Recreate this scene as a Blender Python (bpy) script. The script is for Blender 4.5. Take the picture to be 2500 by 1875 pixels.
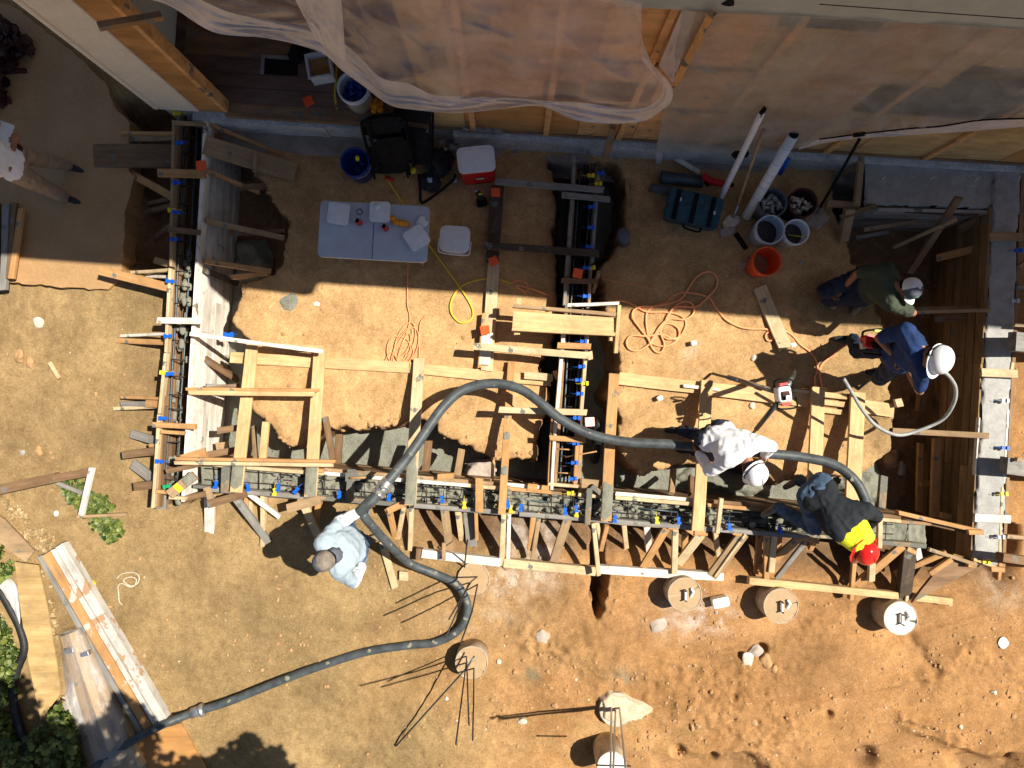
import bpy, bmesh, math, random
import numpy as np
from mathutils import Vector, Matrix, noise as mnoise
random.seed(7); rng = np.random.default_rng(7)
for o in list(bpy.data.objects): bpy.data.objects.remove(o)
SC = bpy.context.scene; COL = SC.collection

# ------------------------------------------------------------------ camera, sky, sun, exposure
H = 8.0; F = 1680.0                      # camera height (m), focal length in photo pixels (2500 wide)
cd = bpy.data.cameras.new('camera'); cam = bpy.data.objects.new('camera', cd); COL.objects.link(cam)
cam.location = (0, 0, H); cam.rotation_euler = (0, 0, 0)
cd.sensor_width = 36; cd.lens = 36 * F / 2500; cd.clip_start = 0.05; cd.clip_end = 500
SC.camera = cam
SHX, SHY = -0.66, -0.17                  # where a shadow falls per metre of height
w = bpy.data.worlds.new('World'); SC.world = w; w.use_nodes = True
nt = w.node_tree; nt.nodes.clear()
out = nt.nodes.new('ShaderNodeOutputWorld'); bg = nt.nodes.new('ShaderNodeBackground'); sky = nt.nodes.new('ShaderNodeTexSky')
sky.sky_type = 'NISHITA'; sky.sun_disc = False
sky.sun_elevation = math.atan2(1, math.hypot(SHX, SHY)); sky.sun_rotation = math.atan2(-SHX, -SHY)
bg.inputs['Strength'].default_value = 0.046
nt.links.new(sky.outputs[0], bg.inputs[0]); nt.links.new(bg.outputs[0], out.inputs[0])
sd = bpy.data.lights.new('sun', 'SUN'); sd.energy = 5.0; sd.angle = math.radians(0.5); sd.color = (1.0, 0.93, 0.80)
sun = bpy.data.objects.new('sun', sd); COL.objects.link(sun)
sun.rotation_euler = Vector((SHX, SHY, -1)).to_track_quat('-Z', 'Y').to_euler()
vs = SC.view_settings; vs.view_transform = 'Standard'; vs.look = 'None'; vs.gamma = 1; vs.exposure = 0.72
SC.render.engine = 'CYCLES'

# ------------------------------------------------------------------ pixel <-> world
def P(x, y, z=0.0):
    k = (H - z) / F
    return Vector(((x - 1250) * k, (937.5 - y) * k, z))
def mpx(wpx, z=0.0): return wpx * (H - z) / F

# ------------------------------------------------------------------ materials
MATS = {}
def newmat(name):
    m = bpy.data.materials.new(name); m.use_nodes = True; n = m.node_tree
    n.nodes.clear(); o = n.nodes.new('ShaderNodeOutputMaterial'); b = n.nodes.new('ShaderNodeBsdfPrincipled')
    n.links.new(b.outputs[0], o.inputs[0]); MATS[name] = m
    return m, n, b
def N(n, t, **k):
    x = n.nodes.new(t)
    for a, v in k.items():
        if a.startswith('i_'): x.inputs[a[2:].replace('_', ' ')].default_value = v
        else: setattr(x, a, v)
    return x
def ramp(n, fac, c0, c1, p0=0.0, p1=1.0):
    r = n.nodes.new('ShaderNodeValToRGB'); e = r.color_ramp.elements
    e[0].position = p0; e[0].color = (*c0, 1); e[1].position = p1; e[1].color = (*c1, 1)
    n.links.new(fac, r.inputs[0]); return r.outputs[0]
def mixc(n, fac, a, b, mode='MIX'):
    m = n.nodes.new('ShaderNodeMix'); m.data_type = 'RGBA'; m.blend_type = mode
    for s, v in ((m.inputs[0], fac), (m.inputs[6], a), (m.inputs[7], b)):
        if hasattr(v, 'is_linked'): n.links.new(v, s)
        elif isinstance(v, (int, float)): s.default_value = v
        else: s.default_value = (*v, 1)
    return m.outputs[2]
def noise(n, co, scale, detail=4, rough=0.6, sc=None):
    t = N(n, 'ShaderNodeTexNoise'); t.inputs['Scale'].default_value = scale
    t.inputs['Detail'].default_value = detail; t.inputs['Roughness'].default_value = rough
    if sc:
        mp = N(n, 'ShaderNodeMapping'); mp.inputs['Scale'].default_value = sc; n.links.new(co, mp.inputs[0]); co = mp.outputs[0]
    n.links.new(co, t.inputs['Vector']); return t.outputs[0]
def bump(n, b, h, strength=0.3, dist=0.01):
    bp = N(n, 'ShaderNodeBump'); bp.inputs['Strength'].default_value = strength; bp.inputs['Distance'].default_value = dist
    n.links.new(h, bp.inputs['Height']); n.links.new(bp.outputs[0], b.inputs['Normal'])

def plain(name, col, rough=0.6, metal=0.0, var=0.18, scale=14, bmp=0.15, spec=0.3):
    m, n, b = newmat(name)
    co = N(n, 'ShaderNodeTexCoord').outputs['Object']
    f = noise(n, co, scale, 5)
    c = ramp(n, f, tuple(max(0, v * (1 - var * 1.6)) for v in col), tuple(min(1, v * (1 + var)) for v in col), 0.3, 0.7)
    n.links.new(c, b.inputs['Base Color']); b.inputs['Roughness'].default_value = rough; b.inputs['Metallic'].default_value = metal
    b.inputs['Specular IOR Level'].default_value = spec
    if bmp: bump(n, b, noise(n, co, scale * 4, 4), bmp, 0.006)
    return m
def wood(name, c0, c1, splat=0.0, splatcol=(0.16, 0.16, 0.14), rand=0.35):
    m, n, b = newmat(name)
    co = N(n, 'ShaderNodeTexCoord').outputs['Object']; oi = N(n, 'ShaderNodeNewGeometry')
    ad = N(n, 'ShaderNodeVectorMath', operation='ADD'); cm = N(n, 'ShaderNodeCombineXYZ')
    ml = N(n, 'ShaderNodeMath', operation='MULTIPLY'); ml.inputs[1].default_value = 37.0
    n.links.new(oi.outputs['Random Per Island'], ml.inputs[0])
    for k in range(3): n.links.new(ml.outputs[0], cm.inputs[k])
    n.links.new(co, ad.inputs[0]); n.links.new(cm.outputs[0], ad.inputs[1]); co = ad.outputs[0]
    g = noise(n, co, 3.0, 8, 0.72, (1.0, 26, 26)); g2 = noise(n, co, 2.0, 3, 0.6, (1, 4, 4))
    c = ramp(n, g, c0, c1, 0.38, 0.62)
    c = mixc(n, 0.55, c, ramp(n, g2, tuple(v * .62 for v in c0), tuple(min(1, v * 1.12) for v in c1), .3, .65))
    vk = N(n, 'ShaderNodeTexVoronoi'); vk.inputs['Scale'].default_value = 3.2; mp = N(n, 'ShaderNodeMapping'); mp.inputs['Scale'].default_value = (1, 2.2, 2.2)
    n.links.new(co, mp.inputs[0]); n.links.new(mp.outputs[0], vk.inputs[0])
    c = mixc(n, ramp(n, vk.outputs['Distance'], (.75,) * 3, (0,) * 3, 0.02, 0.075), c, tuple(v * .35 for v in c0))
    hs = N(n, 'ShaderNodeHueSaturation'); mr = N(n, 'ShaderNodeMapRange'); mr.inputs[3].default_value = 1 - rand; mr.inputs[4].default_value = 1 + rand * .7
    n.links.new(oi.outputs['Random Per Island'], mr.inputs[0]); n.links.new(mr.outputs[0], hs.inputs['Value']); n.links.new(c, hs.inputs['Color']); c = hs.outputs[0]
    # dirt patches
    d = noise(n, co, 5.0, 6, .7)
    c = mixc(n, ramp(n, d, (0,) * 3, (.55,) * 3, .52, .75), c, (0.20, .135, .08))
    if splat:
        s = noise(n, co, 4.5, 7, .65)
        c = mixc(n, ramp(n, s, (0,) * 3, (1,) * 3, .64 - splat * .2, .67 - splat * .2), c, splatcol)
    n.links.new(c, b.inputs['Base Color']); b.inputs['Roughness'].default_value = 0.75; b.inputs['Specular IOR Level'].default_value = 0.2
    bump(n, b, g, 0.35, 0.004)
    return m
wood('pale', (.56, .40, .22), (.80, .62, .38), .2)
wood('clean', (.58, .36, .16), (.84, .58, .30))
wood('orange', (.46, .23, .085), (.68, .38, .16), .15)
wood('brown', (.15, .085, .045), (.30, .18, .095), .2)
wood('formbrown', (.14, .085, .04), (.28, .18, .085), .1)
wood('tan', (.34, .22, .12), (.50, .34, .19), .12)
wood('white', (.60, .52, .43), (.88, .83, .75), .06, (.25, .22, .18), .15)
wood('grey', (.20, .19, .18), (.36, .34, .31), .2)
wood('cemented', (.22, .17, .11), (.42, .30, .18), 1.0, (.14, .14, .12))
wood('dark', (.055, .04, .03), (.12, .085, .06), .2)
wood('ply', (.36, .17, .055), (.50, .26, .09), .0, rand=.15)
wood('osb', (.40, .25, .10), (.58, .40, .18), .0, rand=.15)
wood('floorwood', (.13, .075, .06), (.20, .12, .095), .0)
def concrete(name, c0, c1, sc=6, b_=.6, dist=.02):
    m, n, b = newmat(name); co = N(n, 'ShaderNodeTexCoord').outputs['Object']
    f = noise(n, co, sc, 8, .7); f2 = noise(n, co, sc * 9, 5, .7)
    c = mixc(n, .4, ramp(n, f, c0, c1, .35, .65), ramp(n, f2, c0, c1, .4, .62))
    n.links.new(c, b.inputs['Base Color']); b.inputs['Roughness'].default_value = .65
    bump(n, b, f2, b_, dist); return m
concrete('wetconc', (.15, .155, .12), (.27, .27, .215), 5, .9, .02)
concrete('paste', (.17, .17, .13), (.33, .32, .25), 14, .9, .015)
concrete('cap', (.22, .22, .21), (.40, .39, .37), 7, .35, .006)
concrete('foundation', (.30, .30, .29), (.62, .61, .57), 5, .6, .015)
concrete('stucco', (.66, .60, .50), (.84, .78, .66), 3, .2, .004)
concrete('pier', (.34, .29, .23), (.60, .54, .45), 9, .4, .006)
concrete('whiteblock', (.70, .69, .66), (.86, .85, .82), 9, .3, .006)
concrete('lime', (.36, .29, .23), (.58, .50, .43), 9, .8, .02)
concrete('slab', (.33, .19, .082), (.45, .275, .125), 3, .4, .01)
concrete('plaster', (.30, .31, .31), (.78, .78, .76), 4, .8, .02)
concrete('dusty', (.20, .16, .13), (.36, .31, .27), 6, .7, .02)
plain('siding', (.40, .44, .40), .6, var=.06, scale=6)
plain('rebar', (.055, .05, .05), .55, .5, .3, 60)
plain('rebarblue', (.09, .12, .14), .45, .6, .3, 60)
plain('hose', (.068, .080, .086), .5, 0, .3, 9, .25, .35)
plain('thinhose', (.34, .35, .34), .45, bmp=0)
plain('blueclip', (.01, .12, .62), .4, var=.15, bmp=0)
plain('yellow', (.75, .62, .03), .45, var=.15, bmp=0)
plain('green', (.02, .33, .14), .45, bmp=0)
plain('neon', (.95, .12, .03), .5, var=.05, bmp=0)
plain('neonwhite', (.9, .55, .48), .5, var=.05, bmp=0)
plain('cordorange', (.86, .36, .16), .5, var=.08, bmp=0)
plain('cordyellow', (.75, .50, .05), .5, var=.08, bmp=0)
plain('string', (.62, .55, .42), .8, bmp=0)
plain('steel', (.50, .51, .52), .35, .8, .2, 40)
plain('paleplastic', (.46, .51, .60), .45, var=.06, scale=9)
plain('whiteplastic', (.72, .74, .78), .35, var=.07, scale=10)
plain('helmetwhite', (.84, .85, .88), .22, var=.03, bmp=0, spec=.5)
plain('helmetred', (.80, .02, .015), .2, var=.05, bmp=0, spec=.6)
plain('red', (.62, .015, .02), .4, var=.1, bmp=0)
plain('blueplastic', (.01, .045, .24), .35, var=.2, bmp=0)
plain('bucketorange', (.85, .10, .02), .38, var=.08, bmp=0)
plain('black', (.010, .010, .012), .6, var=.3, spec=.1)
plain('blackfab', (.022, .024, .028), .85, var=.3)
plain('teal', (.018, .07, .10), .5, var=.25)
plain('orangefruit', (.90, .33, .02), .5, var=.08, scale=30)
plain('skin', (.34, .155, .085), .5, var=.12)
plain('khaki', (.33, .25, .18), .9, var=.15, scale=9)
plain('jeans', (.06, .10, .17), .9, var=.35, scale=8)
plain('jeansdark', (.022, .03, .055), .9, var=.35, scale=8)
plain('shirtwhite', (.84, .84, .88), .85, var=.02)
plain('shirtgrey', (.34, .42, .49), .9, var=.10, scale=7)
plain('shirtnavy', (.012, .036, .125), .8, var=.25, scale=7)
plain('shirtolive', (.055, .07, .045), .9, var=.2, scale=7)
plain('shirtblack', (.014, .018, .024), .85, var=.3, scale=7)
plain('hivis', (.82, .85, .03), .7, var=.06)
plain('glove', (.17, .19, .23), .9, var=.25, scale=30)
plain('boot', (.26, .20, .14), .8, var=.3)
plain('bootdark', (.03, .03, .035), .7, var=.3)
plain('capbrown', (.24, .20, .165), .9, var=.3)
plain('capgrey', (.11, .12, .15), .85, var=.1)
plain('capwhite', (.78, .78, .80), .8, var=.05)
plain('soilrock', (.42, .25, .12), .9, var=.2, scale=12, bmp=.4)
plain('palerock', (.60, .52, .42), .9, var=.2, scale=12, bmp=.4)
plain('bark', (.10, .07, .045), .9, var=.4)
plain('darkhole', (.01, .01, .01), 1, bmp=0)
plain('cloth', (.52, .48, .46), .9, var=.1)
plain('maroon', (.07, .018, .015), .7, var=.5, scale=20)
plain('corrug', (.02, .02, .022), .55, var=.3)

def leafmat(name, a, b2):
    m, n, b = newmat(name); ge = N(n, 'ShaderNodeNewGeometry')
    c = ramp(n, ge.outputs['Random Per Island'], a, b2, 0, 1)
    n.links.new(c, b.inputs['Base Color']); b.inputs['Roughness'].default_value = .5
    tr = N(n, 'ShaderNodeBsdfTranslucent'); n.links.new(c, tr.inputs[0]); mx = N(n, 'ShaderNodeMixShader'); mx.inputs[0].default_value = .25
    o = [x for x in n.nodes if x.type == 'OUTPUT_MATERIAL'][0]
    n.links.new(b.outputs[0], mx.inputs[1]); n.links.new(tr.outputs[0], mx.inputs[2]); n.links.new(mx.outputs[0], o.inputs[0])
leafmat('ivy', (.025, .06, .01), (.24, .28, .06)); leafmat('treeleaf', (.03, .06, .01), (.08, .13, .03)); leafmat('dryleaf', (.30, .20, .09), (.55, .42, .22))
leafmat('deadleaf', (.04, .012, .012), (.14, .05, .04))

def plastic_mat(name, alpha, col=(.80, .70, .62)):
    m, n, b = newmat(name); n.nodes.remove(b)
    o = [x for x in n.nodes if x.type == 'OUTPUT_MATERIAL'][0]
    co = N(n, 'ShaderNodeTexCoord').outputs['Object']
    tp = N(n, 'ShaderNodeBsdfTransparent'); tp.inputs[0].default_value = (.95, .93, .9, 1)
    df = N(n, 'ShaderNodeBsdfDiffuse'); df.inputs[0].default_value = (*col, 1)
    tl = N(n, 'ShaderNodeBsdfTranslucent'); tl.inputs[0].default_value = (*col, 1)
    gl = N(n, 'ShaderNodeBsdfGlossy'); gl.inputs['Roughness'].default_value = .32
    m1 = N(n, 'ShaderNodeMixShader'); m1.inputs[0].default_value = .35
    m2 = N(n, 'ShaderNodeMixShader'); m2.inputs[0].default_value = .12
    m3 = N(n, 'ShaderNodeMixShader')
    f = noise(n, co, 2.2, 6, .6, (1, 1, 1)); mr = N(n, 'ShaderNodeMapRange'); mr.inputs[1].default_value = .3; mr.inputs[2].default_value = .7
    mr.inputs[3].default_value = alpha - .20; mr.inputs[4].default_value = alpha + .16
    n.links.new(f, mr.inputs[0]); n.links.new(mr.outputs[0], m3.inputs[0])
    n.links.new(df.outputs[0], m1.inputs[1]); n.links.new(tl.outputs[0], m1.inputs[2])
    n.links.new(m1.outputs[0], m2.inputs[1]); n.links.new(gl.outputs[0], m2.inputs[2])
    n.links.new(tp.outputs[0], m3.inputs[1]); n.links.new(m2.outputs[0], m3.inputs[2]); n.links.new(m3.outputs[0], o.inputs[0])
    h = noise(n, co, 4, 7, .62, (1, 1, .3)); bp = N(n, 'ShaderNodeBump'); bp.inputs['Strength'].default_value = .8; bp.inputs['Distance'].default_value = .05
    h2 = noise(n, co, 16, 5, .7, (1, 1, .45)); hm = N(n, 'ShaderNodeMath', operation='MULTIPLY_ADD'); hm.inputs[1].default_value = .3; n.links.new(h2, hm.inputs[0]); n.links.new(h, hm.inputs[2])
    n.links.new(hm.outputs[0], bp.inputs['Height'])
    for x in (df, tl, gl): n.links.new(bp.outputs[0], x.inputs['Normal'])
plastic_mat('poly', .52, (.95, .83, .78)); plastic_mat('polydense', .84, (.92, .88, .88)); plastic_mat('polythin', .30, (.8, .8, .8)); plastic_mat('polyteal', .50, (.60, .64, .64))

# soil
m, n, b = newmat('soil')
vc = N(n, 'ShaderNodeVertexColor', layer_name='soil').outputs[0]; co = N(n, 'ShaderNodeTexCoord').outputs['Object']
f = noise(n, co, 1.3, 9, .72); f2 = noise(n, co, 48, 6, .8); f3 = noise(n, co, 150, 3, .7)
c = mixc(n, 1.0, vc, ramp(n, f, (.74, .71, .67), (1.17, 1.15, 1.12), .36, .64), 'MULTIPLY')
fm = noise(n, co, 9, 8, .78)
c = mixc(n, 1.0, c, ramp(n, fm, (.86, .84, .81), (1.08, 1.08, 1.06), .38, .60), 'MULTIPLY')
c = mixc(n, 1.0, c, ramp(n, f2, (.70, .68, .64), (1.16, 1.16, 1.16), .36, .62), 'MULTIPLY')
vo = N(n, 'ShaderNodeTexVoronoi'); vo.inputs['Scale'].default_value = 30; n.links.new(co, vo.inputs[0])
c = mixc(n, ramp(n, vo.outputs['Distance'], (.35,) * 3, (0,) * 3, .07, .13), c, (.50, .38, .24))
n.links.new(c, b.inputs['Base Color']); b.inputs['Roughness'].default_value = .95; b.inputs['Specular IOR Level'].default_value = .1
ad = N(n, 'ShaderNodeMath', operation='ADD'); n.links.new(f2, ad.inputs[0]); n.links.new(f3, ad.inputs[1])
ad2 = N(n, 'ShaderNodeMath', operation='MULTIPLY_ADD'); ad2.inputs[1].default_value = 2.2; n.links.new(fm, ad2.inputs[0]); n.links.new(ad.outputs[0], ad2.inputs[2])
bump(n, b, ad2.outputs[0], .5, .011)

# ------------------------------------------------------------------ object helpers
def thing(name, label, cat, loc=(0, 0, 0), group=None):
    o = bpy.data.objects.new(name, None); COL.objects.link(o); o.location = loc; o.empty_display_size = .1
    o['label'] = label; o['category'] = cat
    if group: o['group'] = group
    return o
def tag(o, label, cat, group=None, kind=None):
    if label: o['label'] = label
    if cat: o['category'] = cat
    if group: o['group'] = group
    if kind: o['kind'] = kind
    return o
def wloc(o):
    v = Vector(o.location)
    while o.parent: o = o.parent; v += o.location
    return v
def link(name, me, mat, parent=None, M=None):
    o = bpy.data.objects.new(name, me); COL.objects.link(o)
    if mat:
        me.materials.clear()
        for q in (mat if isinstance(mat, (list, tuple)) else [mat]): me.materials.append(MATS[q] if isinstance(q, str) else q)
    M = M or Matrix()
    if parent is not None:
        o.parent = parent; M = Matrix.Translation(-wloc(parent)) @ M
    o.matrix_basis = M
    return o
def frombm(name, bm, mat, parent=None, M=None, smooth=False):
    me = bpy.data.meshes.new(name); bm.to_mesh(me); bm.free()
    if smooth:
        for p in me.polygons: p.use_smooth = True
    return link(name, me, mat, parent, M)
def centred(name, bm, mat, parent=None, smooth=False):
    """mesh given in world coordinates, origin moved to its base centre"""
    vs_ = [v.co for v in bm.verts]
    c = Vector((sum(v.x for v in vs_) / len(vs_), sum(v.y for v in vs_) / len(vs_), min(v.z for v in vs_)))
    for v in bm.verts: v.co -= c
    return frombm(name, bm, mat, parent, Matrix.Translation(c), smooth)
def box_into(bm, cx, cy, cz, sx, sy, sz, M=None):
    r = bmesh.ops.create_cube(bm, size=1)
    T = Matrix.Translation((cx, cy, cz)) @ Matrix.Diagonal((sx, sy, sz, 1))
    bmesh.ops.transform(bm, matrix=(M @ T) if M else T, verts=r['verts'])
    return r['verts']
def frame(p1, p2, up=Vector((0, 0, 1))):
    x = (p2 - p1).normalized(); y = up.cross(x)
    if y.length < 1e-4: y = Vector((0, 1, 0)).cross(x)
    y.normalize(); z = x.cross(y)
    return Matrix(((x.x, y.x, z.x, 0), (x.y, y.y, z.y, 0), (x.z, y.z, z.z, 0), (0, 0, 0, 1)))
def beam(name, x1, y1, x2, y2, wpx, z1, z2, t, mat, parent=None, label=None, cat=None, group=None):
    """a board whose top face is centred on the line (x1,y1,z1)-(x2,y2,z2)"""
    p1, p2 = P(x1, y1, z1), P(x2, y2, z2); L = (p2 - p1).length
    wm = mpx(wpx, (z1 + z2) / 2); R = frame(p1, p2)
    bm = bmesh.new(); ns = max(2, min(8, int(L / .25))); hw = wm / 2; rows = []
    bow = random.uniform(-1, 1) * min(.008, L * .004); crook = random.uniform(-1, 1) * min(.007, L * .003); cut = random.uniform(-.006, .006)
    ch = min(.004, t * .15, wm * .15)
    for i in range(ns + 1):
        s = i / ns; x = (s - .5) * L; a = 4 * s * (1 - s); dz = a * bow; dy = a * crook
        sk = cut if i in (0, ns) else 0
        pr = [(-hw + ch, 0), (hw - ch, 0), (hw, -ch), (hw, -t + ch), (hw - ch, -t), (-hw + ch, -t), (-hw, -t + ch), (-hw, -ch)]
        rows.append([bm.verts.new((x + sk * py / max(hw, 1e-3), py + dy + random.uniform(-.0012, .0012), pz + dz + random.uniform(-.001, .001))) for py, pz in pr])
    for a, c in zip(rows, rows[1:]):
        for k in range(8): bm.faces.new((a[k], c[k], c[(k + 1) % 8], a[(k + 1) % 8]))
    bm.faces.new(rows[0]); bm.faces.new(rows[-1][::-1])
    bmesh.ops.recalc_face_normals(bm, faces=bm.faces)
    o = frombm(name, bm, mat, parent, Matrix.Translation((p1 + p2) / 2) @ R)
    if label: tag(o, label, cat, group)
    return o
def beams(parent, data):
    for ln in data.strip().splitlines():
        ln = ln.split('#')[0].strip()
        if not ln: continue
        a = ln.split(); nm = a[0]; v = [float(q) for q in a[1:9]]
        beam(nm, *v[:5], v[5], v[6], v[7], a[9], parent)
def loose(data):
    """top-level boards: numbers | name | label"""
    for ln in data.strip().splitlines():
        ln = ln.strip()
        if not ln: continue
        q = [s.strip() for s in ln.split('|')]; a = q[0].split(); v = [float(s) for s in a[:8]]
        beam(q[1], *v[:5], v[5], v[6], v[7], a[8], None, q[2], q[3] if len(q) > 3 else 'plank', q[4] if len(q) > 4 else None)
def spline(pts, n=6):
    pts = [Vector(p) for p in pts]
    if len(pts) < 3: return pts
    q = [pts[0] * 2 - pts[1]] + pts + [pts[-1] * 2 - pts[-2]]; o = []
    for i in range(1, len(q) - 2):
        p0, p1, p2, p3 = q[i - 1:i + 3]
        for k in range(n):
            t = k / n
            o.append(.5 * ((2 * p1) + (p2 - p0) * t + (2 * p0 - 5 * p1 + 4 * p2 - p3) * t * t + (3 * p1 - p0 - 3 * p2 + p3) * t ** 3))
    return o + [pts[-1]]
def tube_into(bm, pts, r, seg=8, cap=True):
    pts = [Vector(p) for p in pts]; rings = []; up = Vector((0, 0, 1)); nrm = None
    for i, p in enumerate(pts):
        d = (pts[min(i + 1, len(pts) - 1)] - pts[max(i - 1, 0)])
        if d.length < 1e-9: d = Vector((1, 0, 0))
        d.normalize()
        if nrm is None:
            nrm = up.cross(d)
            if nrm.length < .05: nrm = Vector((1, 0, 0)).cross(d)
        nrm = (nrm - d * nrm.dot(d)).normalized(); bn = d.cross(nrm)
        rr = r[i] if isinstance(r, (list, tuple)) else r
        rings.append([bm.verts.new(p + (nrm * math.cos(2 * math.pi * k / seg) + bn * math.sin(2 * math.pi * k / seg)) * rr) for k in range(seg)])
    for a, c in zip(rings, rings[1:]):
        for k in range(seg): bm.faces.new((a[k], a[(k + 1) % seg], c[(k + 1) % seg], c[k]))
    if cap: bm.faces.new(rings[0][::-1]); bm.faces.new(rings[-1])
def tube(name, pts, r, mat, parent=None, seg=8, sm=6, z=None):
    pts = [P(*p) if z is None else P(p[0], p[1], z) for p in pts]
    bm = bmesh.new(); tube_into(bm, spline(pts, sm) if sm > 1 else pts, r, seg)
    return centred(name, bm, mat, parent, True)
def lathe_into(bm, prof, seg=32, M=None):
    rings = []
    for r, z in prof:
        rings.append([bm.verts.new((r * math.cos(2 * math.pi * k / seg), r * math.sin(2 * math.pi * k / seg), z)) for k in range(seg)])
    for a, c in zip(rings, rings[1:]):
        for k in range(seg): bm.faces.new((a[k], a[(k + 1) % seg], c[(k + 1) % seg], c[k]))
    fs = [bm.faces.new(rings[0][::-1]), bm.faces.new(rings[-1])]
    if M: bmesh.ops.transform(bm, matrix=M, verts=[v for r in rings for v in r])
    return rings
def poly_prism(name, pts, z0, z1, mat, parent=None, jag=0):
    """pixel outline at height z1 extruded down to z0"""
    q = []
    for i, p in enumerate(pts):
        a = P(p[0], p[1], z1); b_ = P(*pts[(i + 1) % len(pts)][:2], z1); nn = max(1, int((b_ - a).length / .06)) if jag else 1
        for k in range(nn):
            v = a.lerp(b_, k / nn)
            if jag: v += Vector((random.uniform(-jag, jag), random.uniform(-jag, jag), 0))
            q.append(v)
    bm = bmesh.new(); top = [bm.verts.new(v) for v in q]; bot = [bm.verts.new((v.x, v.y, z0)) for v in q]
    bm.faces.new(top); bm.faces.new(bot[::-1]); L = len(q)
    for i in range(L): bm.faces.new((top[i], bot[i], bot[(i + 1) % L], top[(i + 1) % L]))
    bmesh.ops.recalc_face_normals(bm, faces=bm.faces)
    return centred(name, bm, mat, parent)

# ------------------------------------------------------------------ ground
def vnoise(X, Y, s, seed):
    r = np.random.default_rng(seed); T = r.random((256, 256))
    x = X * s + 1000; y = Y * s + 1000; xi = np.floor(x).astype(int); yi = np.floor(y).astype(int)
    fx = x - xi; fy = y - yi; fx = fx * fx * (3 - 2 * fx); fy = fy * fy * (3 - 2 * fy)
    g = lambda a, b_: T[a % 256, b_ % 256]
    return ((g(xi, yi) * (1 - fx) + g(xi + 1, yi) * fx) * (1 - fy) + (g(xi, yi + 1) * (1 - fx) + g(xi + 1, yi + 1) * fx) * fy) * 2 - 1
def fbm(X, Y, s, o=4, seed=1, g=.5):
    t = 0; a = 1
    for k in range(o): t = t + a * vnoise(X + k * 7.3, Y - k * 3.1, s * 2 ** k, seed + k); a *= g
    return t
def sdist(X, Y, poly):
    """signed distance in metres to a polygon of world points, negative inside"""
    d = np.full(X.shape, 1e9); ins = np.zeros(X.shape, bool); L = len(poly)
    for i in range(L):
        ax, ay = poly[i]; bx, by = poly[(i + 1) % L]; ex, ey = bx - ax, by - ay
        t = np.clip(((X - ax) * ex + (Y - ay) * ey) / (ex * ex + ey * ey + 1e-12), 0, 1)
        d = np.minimum(d, np.hypot(X - ax - t * ex, Y - ay - t * ey))
        c = ((ay > Y) != (by > Y)) & (X < (bx - ax) * (Y - ay) / ((by - ay) if by != ay else 1e-9) + ax)
        ins ^= c
    return np.where(ins, -d, d)
def W2(pts): return [tuple(P(x, y)[:2]) for x, y in pts]
TRENCH = W2([(452, 255), (640, 262), (612, 340), (602, 420), (640, 470), (690, 545), (694, 600), (668, 662), (590, 688), (572, 740), (563, 800), (600, 835), (606, 880), (592, 940), (618, 1005), (655, 1055), (700, 1090), (742, 1100), (765, 1085), (800, 1056), (900, 1056), (985, 1040), (1012, 1022), (1058, 1040), (1068, 1068), (1110, 1088), (1160, 1105), (1200, 1127), (1260, 1135), (1310, 1137), (1326, 1100), (1330, 1040), (1350, 960), (1318, 890), (1358, 845), (1368, 700), (1366, 560), (1352, 430), (1342, 395), (1500, 395), (1518, 450), (1518, 540), (1490, 600), (1468, 650), (1474, 760), (1494, 840), (1498, 900), (1474, 960), (1496, 1000), (1512, 1040), (1508, 1090), (1520, 1135), (1560, 1162), (1640, 1145), (1700, 1140), (1760, 1132), (1860, 1152), (1900, 1185), (1990, 1165), (2110, 1180), (2150, 1150), (2185, 1100), (2195, 1040), (2185, 960), (2190, 880), (2172, 790), (2130, 720), (2100, 640), (2060, 560), (2042, 500), (2045, 420), (2120, 390), (2428, 380), (2388, 1372), (2222, 1320), (509, 1184), (408, 1236), (430, 700)])
SLOT = W2([(1448, 1290), (1484, 1290), (1480, 1420), (1476, 1488), (1464, 1500), (1452, 1480), (1450, 1400)])
TRL = W2([(285, 262), (460, 262), (440, 660), (400, 668), (335, 655), (292, 640), (304, 560), (325, 480), (302, 400), (290, 320)])
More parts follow.
